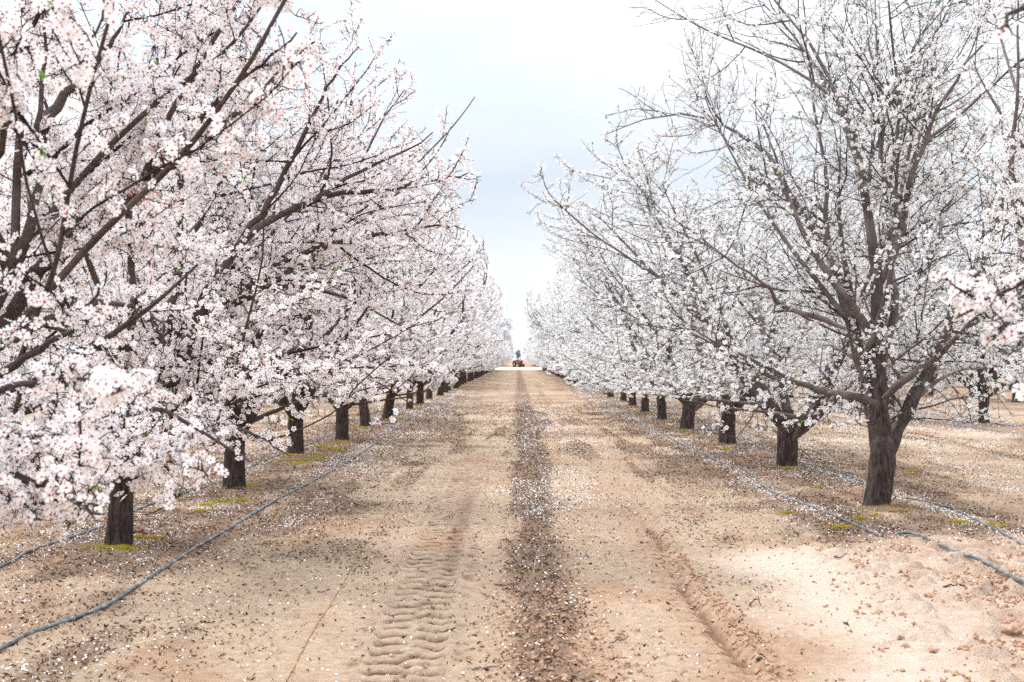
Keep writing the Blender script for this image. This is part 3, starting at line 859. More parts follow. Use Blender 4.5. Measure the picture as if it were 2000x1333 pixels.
def build_ground():
    Z = height(Xg, Yg); nx, ny = Xg.shape
    V = np.stack([Xg, Yg, Z], -1).reshape(-1, 3)
    i = np.arange(nx - 1)[:, None] * ny; j = np.arange(ny - 1)[None, :]
    Fc = np.stack([i + j, i + ny + j, i + ny + j + 1, i + j + 1], -1).reshape(-1, 4)
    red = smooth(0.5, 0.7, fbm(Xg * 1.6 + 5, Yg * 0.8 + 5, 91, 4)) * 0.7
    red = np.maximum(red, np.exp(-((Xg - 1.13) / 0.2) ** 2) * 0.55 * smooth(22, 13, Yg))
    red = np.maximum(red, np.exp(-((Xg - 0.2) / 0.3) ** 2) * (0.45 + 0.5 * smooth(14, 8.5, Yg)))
    pa = pale(Xg, Yg)
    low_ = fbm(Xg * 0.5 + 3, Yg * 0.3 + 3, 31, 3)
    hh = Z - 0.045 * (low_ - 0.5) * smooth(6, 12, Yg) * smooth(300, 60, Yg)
    subsoil_shade = smooth(0.003, -0.012, hh) * smooth(0.34, 0.26, np.abs(Xg + 0.60 + 0.008 * (Yg - 8))) * smooth(25, 18, Yg)   # subsoil colour in the tyre prints, darkened to paint in their shade
    subsoil_shade = np.maximum(subsoil_shade, 0.42 * np.exp(-((Xg + 0.50 + 0.008 * (Yg - 8)) / 0.07) ** 2) * smooth(9, 12, Yg) * smooth(20, 15, Yg) * (0.5 + fbm(Xg * 3, Yg * 3, 151, 3)))  # dark band on the right lugs: disturbed soil plus painted lug shade
    subsoil_shade = np.maximum(subsoil_shade, 0.8 * smooth(-0.004, -0.03, hh) * smooth(0.5, 0.4, np.abs(Xg - 1.05)) * smooth(19, 14, Yg))  # low spots of the right wheel track and rut darkened likewise
    cl = smooth(2.2, 3.2, Xg + 0.1 * (12 - Yg)) * smooth(12.8, 11.8, Yg) * (fbm(Xg * 5, Yg * 5, 95, 3))
    me = make_mesh('ground', [(V, Fc, 0)], {'litter': litter(Xg, Yg), 'red': np.clip(np.maximum(red * (1 - pa * .8), cl), 0, 1), 'pale': pa, 'subsoil_shade': subsoil_shade})
    m, t, out = new_mat('orchard_soil')
    co = t.n('ShaderNodeTexCoord').outputs['Object']
    A = lambda n: t.n('ShaderNodeAttribute', attribute_name=n).outputs['Fac']
    n1 = t.noise(co, 1.7, 5, 0.6); n2 = t.noise(co, 14, 6, 0.7); n3 = t.noise(co, 70, 4, 0.7)
    sand = t.ramp(n2, [(0.3, (0.33, 0.235, 0.160)), (0.55, (0.465, 0.345, 0.25)), (0.75, (0.56, 0.44, 0.335))])
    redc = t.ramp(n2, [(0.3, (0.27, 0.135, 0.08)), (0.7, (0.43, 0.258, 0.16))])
    palec = t.ramp(n2, [(0.3, (0.53, 0.41, 0.325)), (0.65, (0.62, 0.515, 0.425))])
    c = t.mix(A('pale'), sand, palec)
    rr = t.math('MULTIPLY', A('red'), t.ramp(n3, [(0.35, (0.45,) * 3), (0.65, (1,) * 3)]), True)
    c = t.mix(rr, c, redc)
    c = t.mix(t.math('MULTIPLY', A('subsoil_shade'), 0.9), c, (0.115, 0.058, 0.038))  # dark subsoil tone, painted shade of the prints included
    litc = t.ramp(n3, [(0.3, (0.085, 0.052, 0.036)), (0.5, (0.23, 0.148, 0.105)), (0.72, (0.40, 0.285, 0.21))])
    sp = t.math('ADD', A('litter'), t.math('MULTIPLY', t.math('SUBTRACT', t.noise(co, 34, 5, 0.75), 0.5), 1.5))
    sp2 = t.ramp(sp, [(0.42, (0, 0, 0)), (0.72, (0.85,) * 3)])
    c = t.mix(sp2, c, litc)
    # straw-coloured and yellowish weed film along the rows
    yel = t.math('MULTIPLY', A('litter'), t.ramp(t.noise(co, 2.3, 5, .65), [(0.58, (0, 0, 0)), (0.72, (0.5,) * 3)]))
    c = t.mix(yel, c, (0.30, 0.25, 0.09))
    b = t.math('ADD', t.math('MULTIPLY', n2, 0.6), t.math('MULTIPLY', n3, 0.5))
    principled(t, out, c, 0.95, 0.1, b, 1.0, 0.04)
    me.materials.append(m)
    return tag(link('ground', me), kind='structure')


ground = build_ground()

# pale cross track at the far end of the orchard
def slab(name, x0, x1, y0, y1, z, mat, nx=40, ny=10):
    X, Y = np.meshgrid(np.linspace(x0, x1, nx), np.linspace(y0, y1, ny), indexing='ij')
    Y = Y + 1.2 * (fbm(X * 0.1 + 4, Y * 0.1 + 4, 12, 3) - 0.5)
    V = np.stack([X, Y, np.full_like(X, z)], -1).reshape(-1, 3)
    i = np.arange(nx - 1)[:, None] * ny; j = np.arange(ny - 1)[None, :]
    Fc = np.stack([i + j, i + ny + j, i + ny + j + 1, i + j + 1], -1).reshape(-1, 4)
    return link(name, make_mesh(name, [(V, Fc, 0)], mats=(mat,)))


M_PALE = plain('pale_sand', (0.56, 0.455, 0.355), 0.95, 0.1, 0.8, 0.1)
tag(slab('cross_track', -300, 300, 211, 279, 0.03, M_PALE, 120, 16), kind='structure')

# ------------------------------------------------------------------ litter and fallen petals
M_FPET = plain('fallen_petal', (0.86, 0.84, 0.84), 0.8, 0.06, 30)
M_LIT = leaf_mat('dead_leaf', (0.035, 0.025, 0.02), (0.13, 0.08, 0.055))
rs = np.random.default_rng(91)


def petal_density(X, Y):
    w = fbm(X * 1.5 + 7, Y * 0.45 + 7, 115, 4); w3 = fbm(X * 4 + 7, Y * 1.4 + 7, 118, 3)
    c0 = 0.30 + 0.02 * np.clip(Y - 12, 0, 20)
    d = 0.018 + 2.5 * np.exp(-((X - c0) / 0.42) ** 2) * smooth(13.5, 19, Y) * smooth(48, 30, Y) * smooth(0.36, 0.62, w) \
        + 0.14 * np.exp(-((X - 0.25) / 0.3) ** 2)
    d = d + 0.45 * smooth(2.0, 0.8, rowdist(X)) * smooth(0.3, 0.65, w) * (0.3 + 0.7 * smooth(9.5, 13, Y))
    hx = 3.05 + 0.05 * np.sin(Y)
    d = d + 5.0 * np.exp(-((X - hx + 0.03) / 0.10) ** 2) * smooth(13.5, 15.5, Y) + 1.3 * np.exp(-((X - 4.35) / 0.1) ** 2) * smooth(12, 14, Y)
    d = d + 4.2 * np.exp(-((X + 2.75) / 0.10) ** 2) * smooth(16, 23, Y) + 1.0 * np.exp(-((X + 3.8) / 0.1) ** 2) * smooth(14, 20, Y)
    d = d + 0.8 * np.exp(-((X - 4.15) / 0.3) ** 2) * np.exp(-((Y - 11.4) / 0.5) ** 2)
    d = d + 0.9 * smooth(0.55, 0.7, w) * smooth(0.4, 0.6, w3) * smooth(0.6, 1.0, X) * smooth(1.9, 1.3, X) * smooth(14, 17, Y)
    d = d + 0.45 * smooth(XR + 1.0, XR + 2.6, X) * smooth(0.4, 0.7, w)
    return d * (1 - 0.85 * pale(X, Y)) * smooth(75, 45, Y) * (0.25 + 1.9 * smooth(0.35, 0.7, fbm(X * 5 + 2, Y * 2.5 + 9, 141, 3)))


def sample(n, dens, y0, y1, xw, p):
    """points over the visible wedge, nearer ones denser, thinned by dens"""
    u = rs.random(n); Y = y0 * (y1 / y0) ** (u ** p)
    X = rs.uniform(-1, 1, n) * np.minimum(xw, Y * 0.37 + 0.3)
    ok = rs.random(n) < np.clip(dens(X, Y) * Y / 20.0, 0, 1)
    return X[ok], Y[ok]


def flat_bits(X, Y, tpl, size, tilt, mats, lift=0.004):
    n = len(X); pos = np.stack([X, Y, height(X, Y) + lift], -1)
    nv = nrm(np.array([0, 0, 1.0]) + tilt * rs.normal(size=(n, 3)))
    return scatter(tpl, pos, nv, size, rs, 0)


PET_T = (np.array([(-0.5, -0.35, 0.12), (0.1, -0.5, 0.0), (0.55, 0.0, 0.14), (0.1, 0.45, 0), (-0.45, 0.3, 0.05)]), np.array([[0, 1, 2, 3, 4]]), np.full(5, 0.9))
BIT_T = (np.array([(-1.0, -0.10, 0), (-0.2, -0.34, 0.25), (1.0, 0.0, 0.05), (0.1, 0.30, 0.12)]), np.array([[0, 1, 2, 3]]), np.full(4, 0.5))

X, Y = sample(420000, petal_density, 6.3, 75, 13, 1.0)
ch, _, ti = flat_bits(X, Y, PET_T, rs.uniform(0.008, 0.016, len(X)) * (1 + np.clip(Y - 15, 0, 60) * 0.022), 0.45, None, 0.006)
tag(link('fallen_petals', make_mesh('fallen_petals', [ch], smooth=False, mats=(M_FPET,))), kind='stuff')
nP = len(X)
lit_d = lambda X, Y: (0.07 + 0.95 * litter(X, Y) + 0.2 * np.exp(-((X - 0.2) / 0.3) ** 2)) * (1 - 0.75 * pale(X, Y)) * smooth(58, 26, Y) * (0.35 + 1.3 * fbm(X * 6 + 3, Y * 3 + 3, 131, 3))
X, Y = sample(560000, lit_d, 6.3, 58, 9, 0.85)
ch, _, ti = flat_bits(X, Y, BIT_T, (0.004 + 0.019 * rs.random(len(X)) ** 2.2) * (1 + np.clip(Y - 15, 0, 60) * 0.02), 0.5, None, 0.005)
tag(link('leaf_litter', make_mesh('leaf_litter', [ch], {'tint': ti}, smooth=False, mats=(M_LIT,))), kind='stuff')
print('petals', nP, 'litter', len(X))

# soil crumbs: small lumpy stones of earth
def ico():
    t = (1 + 5 ** .5) / 2
    v = nrm(np.array([(-1, t, 0), (1, t, 0), (-1, -t, 0), (1, -t, 0), (0, -1, t), (0, 1, t), (0, -1, -t), (0, 1, -t), (t, 0, -1), (t, 0, 1), (-t, 0, -1), (-t, 0, 1)], float))
    f = np.array([(0, 11, 5), (0, 5, 1), (0, 1, 7), (0, 7, 10), (0, 10, 11), (1, 5, 9), (5, 11, 4), (11, 10, 2), (10, 7, 6), (7, 1, 8), (3, 9, 4), (3, 4, 2), (3, 2, 6), (3, 6, 8), (3, 8, 9), (4, 9, 5), (2, 4, 11), (6, 2, 10), (8, 6, 7), (9, 8, 1)])
    return v, f


iv, if_ = ico()
iv2 = iv * (1 + 0.38 * np.random.default_rng(2).normal(size=(12, 1))) * np.array([1, 0.8, 0.6])
M_CRUMB = plain('soil_crumb', (0.40, 0.25, 0.17), 0.95, 0.3, 40, 0.1)
M_DARKST = plain('dark_pebble', (0.05, 0.035, 0.03), 0.9, 0.3, 40)
cd = lambda X, Y: 0.02 + 1.0 * smooth(2.2, 3.2, X + 0.1 * (12 - Y)) * smooth(12.8, 11.6, Y) * smooth(0.42, 0.6, fbm(X * 3, Y * 3, 99, 3)) + 0.7 * np.exp(-((X - 0.25) / 0.3) ** 2) * smooth(11, 8, Y) + 0.8 * np.exp(-((X - 1.27) / 0.1) ** 2) * smooth(14, 11, Y)
X, Y = sample(110000, cd, 6.3, 16, 6, 1.0)
pos = np.stack([X, Y, height(X, Y) + 0.003], -1)
ch, _, _ = scatter((iv2, if_, np.full(12, .5)), pos, nrm(rs.normal(size=pos.shape)), 0.004 + 0.020 * rs.random(len(X)) ** 2.6, rs)
tag(link('soil_crumbs', make_mesh('soil_crumbs', [ch], smooth=False, mats=(M_CRUMB,))), kind='stuff')

# ------------------------------------------------------------------ moss and dry grass
M_MOSS = leaf_mat('moss', (0.62, 0.50, 0.04), (0.34, 0.30, 0.05))
M_STRAW = leaf_mat('dry_grass', (0.52, 0.41, 0.25), (0.34, 0.25, 0.14))


def blades(cent, n, spread, h, w, seed, z=0.0):
    g = np.random.default_rng(seed); out = []
    for (cx, cy, s) in cent:
        k = int(n * s); a = g.uniform(0, 6.28, k); r = np.abs(g.normal(size=k)) * 0.55 * spread * s * (0.55 + 0.9 * vnoise2(np.cos(a) * 1.6 + cx * 7 + 50, np.sin(a) * 1.6 + cy * 3 + 50, 3))
        X = cx + np.cos(a) * r * 1.6; Y = cy + np.sin(a) * r
        dome = np.clip(1 - (r / (spread * s)) ** 2, 0, 1) * z
        out.append(np.stack([X, Y, height(X, Y) + dome], -1))
    p = np.concatenate(out); n_ = len(p); d = nrm(np.array([0, 0, 1.]) + 0.6 * g.normal(size=(n_, 3)))
    s = nrm(np.cross(d, g.normal(size=(n_, 3)))) * w; L = h * g.uniform(0.5, 1.3, n_)[:, None]
    V = np.stack([p - s, p + s, p + d * L], 1).reshape(-1, 3)
    Fc = (np.arange(n_)[:, None] * 3 + np.arange(3)[None])
    return (V, Fc, 0), np.repeat(g.random(n_), 3)


moss_px = [(198, 1080, .6), (240, 1082, .7), (275, 1064, .4), (300, 1065, .35), (490, 958, .5), (560, 906, 1.0), (590, 912, .7), (620, 901, .8), (665, 870, .7), (650, 884, .9), (630, 880, .6), (714, 842, .6), (760, 826, .5),
           (405, 997, .4), (430, 990, .5), (470, 986, .5), (390, 1010, .3), (820, 812, .5), (860, 792, .5), (1600, 962, .25), (1535, 1007, .35), (1640, 1040, .4), (1680, 1025, .3), (1870, 1031, .4), (1935, 1033, .45), (1780, 921, .4),
           (1420, 884, .4), (1345, 850, .5), (1305, 836, .7), (1265, 828, .5), (1240, 806, .5), (1170, 772, .5), (1120, 757, .6), (930, 770, .5), (745, 890, .2), (1710, 1018, .2)]
cent = [(G(x, y)[0], G(x, y)[1], s) for x, y, s in moss_px]
tr = [c for c in tree_pos if 20 < c[1] < 110 and abs(c[0]) < 6]
cent += [(x + rs.uniform(-.3, .3), y - rs.uniform(.1, .5), rs.uniform(.5, 1.1)) for x, y in tr]
ch, ti = blades(cent, 900, 0.21, 0.022, 0.0035, 4, 0.012)
tag(link('moss', make_mesh('moss', [ch], {'tint': ti}, smooth=False, mats=(M_MOSS,))), kind='stuff')
cent = [(G(1690, 1005)[0], G(1690, 1005)[1] - .05, .8), (G(1745, 1010)[0], G(1745, 1010)[1], 1.0), (G(1720, 1004)[0], G(1720, 1004)[1] - .1, .6)]
cent += [(x + rs.uniform(-.25, .25), y + rs.uniform(-.25, .2), rs.uniform(.6, 1.4)) for x, y in tree_pos if 9 < y < 70 and abs(x) < 6]
ch, ti = blades(cent, 420, 0.26, 0.035, 0.003, 5, 0.015)
tag(link('dry_grass', make_mesh('dry_grass', [ch], {'tint': ti}, smooth=False, mats=(M_STRAW,))), kind='stuff')

# ------------------------------------------------------------------ irrigation hoses
m, t, out = new_mat('hose_plastic')
co = t.n('ShaderNodeTexCoord').outputs['Object']
principled(t, out, t.ramp(t.noise(co, 9, 5, .7), [(0.35, (0.05, 0.06, 0.064)), (0.52, (0.13, 0.148, 0.156)), (0.70, (0.36, 0.37, 0.365))]), 0.55, 0.4)
M_HOSE = m


def hose(pts, label, far_x=None, y_end=200, seed=0, r=0.0135, group=None, lift=0.35):
    g = np.random.default_rng(seed); pl = [np.array(p[:2]) for p in pts]
    if far_x is not None:
        y = pl[-1][1] + 3
        while y < y_end:
            pl.append(np.array([far_x + g.uniform(-.09, .09), y])); y += g.uniform(2.5, 4.5)
    pl = np.array([(a, b, 0) for a, b in pl]); q = resample(pl, len(pl) * 9)
    hz = np.max([height(q[:, 0] + a, q[:, 1] + b) for a in (-.02, 0, .02) for b in (-.02, 0, .02)], axis=0)
    hz = np.convolve(np.pad(hz, 5, mode='edge'), np.ones(11) / 11, 'valid')
    hz = np.convolve(np.pad(hz, 5, mode='edge'), np.ones(11) / 11, 'valid')
    q[:, 2] = hz + r * lift
    rad = np.full((1, len(q)), r); rad[0, 0] = rad[0, -1] = r
    v, f = tubes(q[None], rad, 10)
    caps = [(v[:10], np.arange(10)[None, ::-1], 0), (v[-10:], np.arange(10)[None], 0)]
    return tag(link('irrigation_hose', make_mesh('irrigation_hose', [(v, f, 0)] + caps, mats=(M_HOSE,))), label, 'hose', group or 'irrigation hoses along the tree rows')


gp = lambda L: [G(x, y) for x, y in L]
hose([(-3.05, 5.0, 0), (-2.98, 6.6, 0)] + gp([(0, 1270), (60, 1240), (200, 1190), (300, 1130), (380, 1080), (450, 1040), (530, 990), (640, 930), (720, 880), (800, 820)]),
     'grey drip hose curving from the bottom left corner along the left row', -2.92, 200, 1)
hose([(-3.9, 7.0, 0)] + gp([(0, 1113), (60, 1085), (200, 1040), (300, 993), (440, 946)]), 'grey drip hose running behind the left row of trunks', -3.82, 150, 2)
hose(gp([(1722, 1060), (1690, 1046), (1650, 1028), (1600, 1005), (1550, 985), (1500, 962), (1455, 925), (1400, 905), (1300, 855), (1230, 818), (1170, 785)]),
     'petal-strewn grey drip hose beside the right row, ending at a gap in the sand', 3.08, 200, 3)
hose(gp([(1752, 1058), (1785, 1061), (1850, 1090), (1930, 1118), (2000, 1153)]) + [np.array([3.62, 9.2, 0]), np.array([3.75, 7.9, 0])],
     'short grey hose end coming out of the sand at the right edge', None, 0, 4, lift=1.3)
hose([(4.1, 9.5, 0)] + gp([(2000, 1078), (1930, 1040), (1850, 1000), (1790, 985), (1740, 975), (1640, 930), (1550, 905), (1440, 860), (1370, 830)]),
     'grey drip hose passing behind the big forked trunk on the right', 4.33, 150, 5)
for i, (x, lb) in enumerate(((XR + ROW - .6, 'pale hose at the near side of the second row on the right'), (XR + ROW + .6, 'pale hose at the far side of the second row on the right'),
                             (XL - ROW + .6, 'pale hose at the near side of the second row on the left'))):
    hose([(x, 20, 0), (x + .05, 24, 0)], lb, x, 100, 10 + i, group='irrigation hoses of the outer rows')

# ------------------------------------------------------------------ small things lying about
def stick(pts, r, label, mat):
    q = resample([np.array([p[0], p[1], height(np.array(p[0]), np.array(p[1])) + r + p[2]]) for p in pts], 12)
    g = np.random.default_rng(len(label)); rad = r * (1 - 0.6 * np.linspace(0, 1, 12)) * g.uniform(.8, 1.2, 12); rad[0] *= .6; rad[-1] = .0005
    q[:, 2] += 0.004 * g.normal(size=12) ** 2
    v, f = tubes(q[None], rad[None], 7)
    b = q[5]; side = []
    for s in (1, -1):
        side.append(np.stack([b + np.array([s * .006 * k, .012 * k * s, .005 * k]) for k in range(5)]))
    v2, f2 = tubes(np.stack(side), np.tile(r * .4 * np.linspace(1, .3, 5), (2, 1)), 4)
    tag(link('fallen_twig', make_mesh('fallen_twig', [(v, f, 0), (v2, f2, 0)], mats=(mat,))), label, 'twig', 'fallen twigs on the track')


def gl(px, py, dz=0): g_ = G(px, py); return (g_[0], g_[1], dz)


M_STICK = plain('dead_twig', (0.09, 0.055, 0.045), 0.9, 0.4, 60)
M_STICKG = plain('grey_twig', (0.22, 0.18, 0.16), 0.9, 0.4, 60)
stick([gl(850, 1236), gl(868, 1240), gl(893, 1236, .01)], 0.011, 'stubby dark twig lying across the tyre prints', M_STICK)
stick([gl(922, 1308), gl(945, 1304), gl(985, 1302)], 0.006, 'long thin twig beside the dark centre strip at the bottom', M_STICKG)
stick([gl(985, 1102), gl(998, 1103), gl(1012, 1100)], 0.006, 'small dark twig on the sand left of the centre strip', M_STICK)
stick([gl(965, 1144), gl(985, 1145), gl(997, 1143)], 0.005, 'thin twig just left of the centre strip, below another twig', M_STICK)
stick([gl(1462, 1186), gl(1475, 1180, .02), gl(1486, 1184)], 0.006, 'little forked twig on the pale sand right of the rut', M_STICK)
stick([gl(1628, 1092), gl(1640, 1100, .02), gl(1655, 1090, .04)], 0.006, 'forked twig on the pale sand below the hose gap', M_STICK)
stick([gl(1645, 1218), gl(1652, 1222), gl(1656, 1224)], 0.006, 'tiny twig alone in the middle of the pale sand', M_STICK)
stick([gl(1155, 1312), gl(1180, 1313), gl(1203, 1311)], 0.005, 'pale thin stick among the clods at the bottom', M_STICKG)
stick([gl(1840, 1150), gl(1880, 1146), gl(1940, 1152)], 0.007, 'dark twig lying near the hose at the right edge', M_STICK)
stick([gl(1190, 1256), gl(1215, 1250), gl(1228, 1242)], 0.004, 'thin curved twig in the right wheel track', M_STICK)


def lump(px, py, s, mat, name, label, cat, group, seed):
    g = np.random.default_rng(seed); v, f = iv.copy(), if_
    # one subdivision
    e = {}; V = list(v); nf = []
    def mid(a, b):
        k = (min(a, b), max(a, b))
        if k not in e: e[k] = len(V); V.append(nrm(V[a] + V[b]))
        return e[k]
    for a, b, c in f:
        ab, bc, ca = mid(a, b), mid(b, c), mid(c, a); nf += [(a, ab, ca), (b, bc, ab), (c, ca, bc), (ab, bc, ca)]
    V2 = nrm(np.array(V)); f = nf; V = list(V2); e.clear(); nf = []
    for a, b, c in f:
        ab, bc, ca = mid(a, b), mid(b, c), mid(c, a); nf += [(a, ab, ca), (b, bc, ab), (c, ca, bc), (ab, bc, ca)]
    s = s * .72; V = np.array(V); big_ = fbm(V[:, 0] * 1.7 + 9 + seed, V[:, 1] * 1.7 + V[:, 2] * 1.3 + 9, seed, 4)
    V = V * (0.3 + 1.4 * big_[:, None] + 0.07 * g.normal(size=(len(V), 1))) * np.array([1.1, .9, .65]) * s
    p = G(px, py); p[2] = float(height(np.array(p[0]), np.array(p[1]))) + s * .12
    o = link(name, make_mesh(name, [(V, np.array(nf), 0)], mats=(mat,))); o.location = p
    tag(o, label, cat, group)


clods = [(1010, 1284, .035, 'reddish clod at the bottom of the dark centre strip', 0), (900, 1290, .012, 'small dark pebble right of the tyre prints', 1), (944, 1082, .014, 'dark pebble on the bare sand beside the tyre prints', 1), (700, 931 + 25, .018, 'dark pebble on sand left of the tyre prints', 1),
         (621, 1037, .024, 'dark stone on the sand right of the left hose', 1), (652, 988, .018, 'small dark stone right of the left hose, up the track', 1), (1253, 1066, .02, 'dark stone on the right wheel track beside the rut', 1), (1354, 1180, .026, 'dark stone in the reddish rut', 1), (1482, 1305, .022, 'dark pebble at the bottom of the pale sand', 1),
         (1880, 1265, .04, 'large reddish clod in the churned soil at lower right', 0), (1975, 1240, .07, 'largest clod of reddish soil at the right edge', 0), (1760, 1198, .03, 'flat tan clod on the pale sand', 0), (1818, 1270, .05, 'rounded clod at the bottom of the pale sand, lower right', 0),
         (1815, 1165, .05, 'crumbly reddish clod below the short hose', 0), (1810, 1168 + 60, .03, 'small reddish clod in the churned soil', 0), (1624, 1058, .035, 'reddish clod at the edge of the pale sand by the hose gap', 0), (1153, 1104, .018, 'dark pebble right of the centre strip', 1), (1660, 955, .02, 'dark stone between the two nearest right trunks', 1)]
for i, (x, y, s, lb, k) in enumerate(clods):
    lump(x, y, s, M_DARKST if k else M_CRUMB, 'stone' if k else 'soil_clod', lb, 'stone' if k else 'clod', 'dark stones on the track' if k else 'clods of reddish soil', 400 + i)

# red dead leaf and dark red rag
M_REDL = plain('red_leaf', (0.42, 0.07, 0.04), 0.7, 0.3, 60)
p = G(702, 932)
V = np.array([(-.07, 0, 0), (-.03, .03, .02), (.03, .03, .03), (.075, .0, .01), (.03, -.03, .025), (-.03, -.035, .01), (0, 0, .012)])
o = link('red_leaf', make_mesh('red_leaf', [(V, np.array([(0, 6, 1), (1, 6, 2), (2, 6, 3), (3, 6, 4), (4, 6, 5), (5, 6, 0)]), 0)], mats=(M_REDL,)))
o.location = (p[0], p[1], float(height(np.array(p[0]), np.array(p[1]))) + .008); tag(o, 'red dead leaf lying alone right of the left hose', 'leaf')
M_RAG = plain('dark_red_rag', (0.10, 0.02, 0.02), 0.9, 0.4, 30)
p = G(262, 1062); g_ = np.random.default_rng(8)
u, v = np.meshgrid(np.linspace(-1, 1, 14), np.linspace(-1, 1, 14), indexing='ij')
V = np.stack([u * .075, v * .06, .045 * np.abs(fbm(u * 2.5 + 5, v * 2.5 + 5, 21, 3)) * (1.3 - u ** 2) * 1.2], -1).reshape(-1, 3)
i = np.arange(13)[:, None] * 14; j = np.arange(13)[None]
o = link('rag', make_mesh('rag', [(V, np.stack([i + j, i + 14 + j, i + 15 + j, i + j + 1], -1).reshape(-1, 4), 0)], mats=(M_RAG,)))
o.location = (p[0] + .03, p[1], float(height(np.array(p[0]), np.array(p[1]))) + .012); tag(o, 'crumpled dark red rag beside the foot of the nearest left trunk', 'rag')

# red twine round the near left limb, with a hanging loop
M_TWINE = plain('red_twine', (0.35, 0.03, 0.03), 0.8, 0.2, 90)
lp = resample(L0[0][0], 60) + bL0; c = lp[np.argmin(np.abs(CX + lp[:, 0] * F / lp[:, 1] - 258))]
ax = nrm(np.array([0.8, 0.05, 0.6])); u_ = nrm(np.cross(ax, [0, 1, 0])); v_ = np.cross(ax, u_)
a = np.linspace(0, 2 * math.pi * 3.0, 70)[:, None]
coil = c + (np.cos(a) * u_ + np.sin(a) * v_) * 0.052 + ax * (a / 19 - .5) * 0.05
loop = resample([coil[-1], c + np.array([.10, -.07, .0]), c + np.array([.17, -.06, -.02]), c + np.array([.19, -.05, -.06]), c + np.array([.12, -.07, -.05]), c + np.array([.03, -.07, -.02])], 40)
tail = resample([loop[-1], c + np.array([.10, -.06, -.15]), c + np.array([.105, -.05, -.3]), c + np.array([.09, -.05, -.45])], 20)
tw = np.vstack([coil, loop[1:], tail[1:]])
vv, ff = tubes(tw[None], np.full((1, len(tw)), .0028), 6)
tag(link('twine', make_mesh('twine', [(vv, ff, 0)], mats=(M_TWINE,))), 'red twine tied round a thick limb of the nearest left tree, with a hanging loop', 'twine')
# thin orange string lying along the track on the left
q = resample([np.array([*G(x, y)[:2], 0]) for x, y in ((560, 1333), (608, 1240), (660, 1160), (700, 1090), (745, 1020), (770, 985))], 60)
q[:, 2] = height(q[:, 0], q[:, 1]) + .004
vv, ff = tubes(q[None], np.full((1, 60), .003), 5)
tag(link('string', make_mesh('string', [(vv, ff, 0)], mats=(plain('orange_string', (0.33, 0.15, 0.05), .8),))), 'thin orange-brown string lying on the sand between left hose and tyre prints', 'string')

# ------------------------------------------------------------------ far end: tractor, driver and a distant tree
def box(c, s, bev=0.0):
    x, y, z = [k / 2 for k in s]; b = min(bev, x, y, z) or 0.0
    V = []
    for sz in (-1, 1):
        for i, (sx, sy) in enumerate(((-1, -1), (1, -1), (1, 1), (-1, 1))):
            V += [(c[0] + sx * (x - b) if i in (0, 2) else c[0] + sx * x, c[1] + sy * y if i in (0, 2) else c[1] + sy * (y - b), c[2] + sz * z),
                  (c[0] + sx * x if i in (0, 2) else c[0] + sx * (x - b), c[1] + sy * (y - b) if i in (0, 2) else c[1] + sy * y, c[2] + sz * z)]
    # order ring points by angle
    V = np.array(V); lo, hi = V[:8], V[8:]
    o1 = np.argsort(np.arctan2(lo[:, 1] - c[1], lo[:, 0] - c[0])); lo, hi = lo[o1], hi[np.argsort(np.arctan2(hi[:, 1] - c[1], hi[:, 0] - c[0]))]
    V = np.vstack([lo, hi]); k = np.arange(8); k2 = (k + 1) % 8
    return [(V, np.stack([k, k2, 8 + k2, 8 + k], -1), 0), (lo, k[None, ::-1], 0), (hi, k[None], 0)]


def wheel(parent, c, R, w, mt, mr):
    a = np.arange(28) * 2 * math.pi / 28
    prof = [(R * .55, -w * .42), (R * .9, -w * .5), (R, -w * .36), (R * 1.0, w * .36), (R * .9, w * .5), (R * .55, w * .42)]
    rings = []
    for r, x in prof:
        rr = r * np.where((np.arange(28) % 2 == 0) & (r > R * .95), 1.0, .965 if r > R * .95 else 1.0)
        rings.append(np.stack([np.full(28, x), np.cos(a) * rr, np.sin(a) * rr], -1))
    V = np.array(rings).reshape(-1, 3) + c; k = np.arange(28); Fc = []
    for i in range(len(prof)):
        j = (i + 1) % len(prof); Fc.append(np.stack([i * 28 + k, j * 28 + k, j * 28 + (k + 1) % 28, i * 28 + (k + 1) % 28], -1))
    wo = link('wheel', make_mesh('wheel_tyre', [(V, np.vstack(Fc), 0)], mats=(mt,)), parent)
    V = [];
    for r, x in ((R * .56, w * .25), (R * .3, w * .1), (R * .12, w * .3), (R * .56, -w * .25), (R * .3, -w * .1), (R * .12, -w * .3)):
        V.append(np.stack([np.full(28, x), np.cos(a) * r, np.sin(a) * r], -1))
    V = np.array(V).reshape(-1, 3) + c; Fc = []
    for i in (0, 1, 3, 4): Fc.append(np.stack([i * 28 + k, (i + 1) * 28 + k, (i + 1) * 28 + (k + 1) % 28, i * 28 + (k + 1) % 28], -1))
    Fc.append(np.stack([k, 84 + k, 84 + (k + 1) % 28, (k + 1) % 28], -1))
    link('rim', make_mesh('wheel_rim', [(V, np.vstack(Fc), 0)], mats=(mr,)), wo)


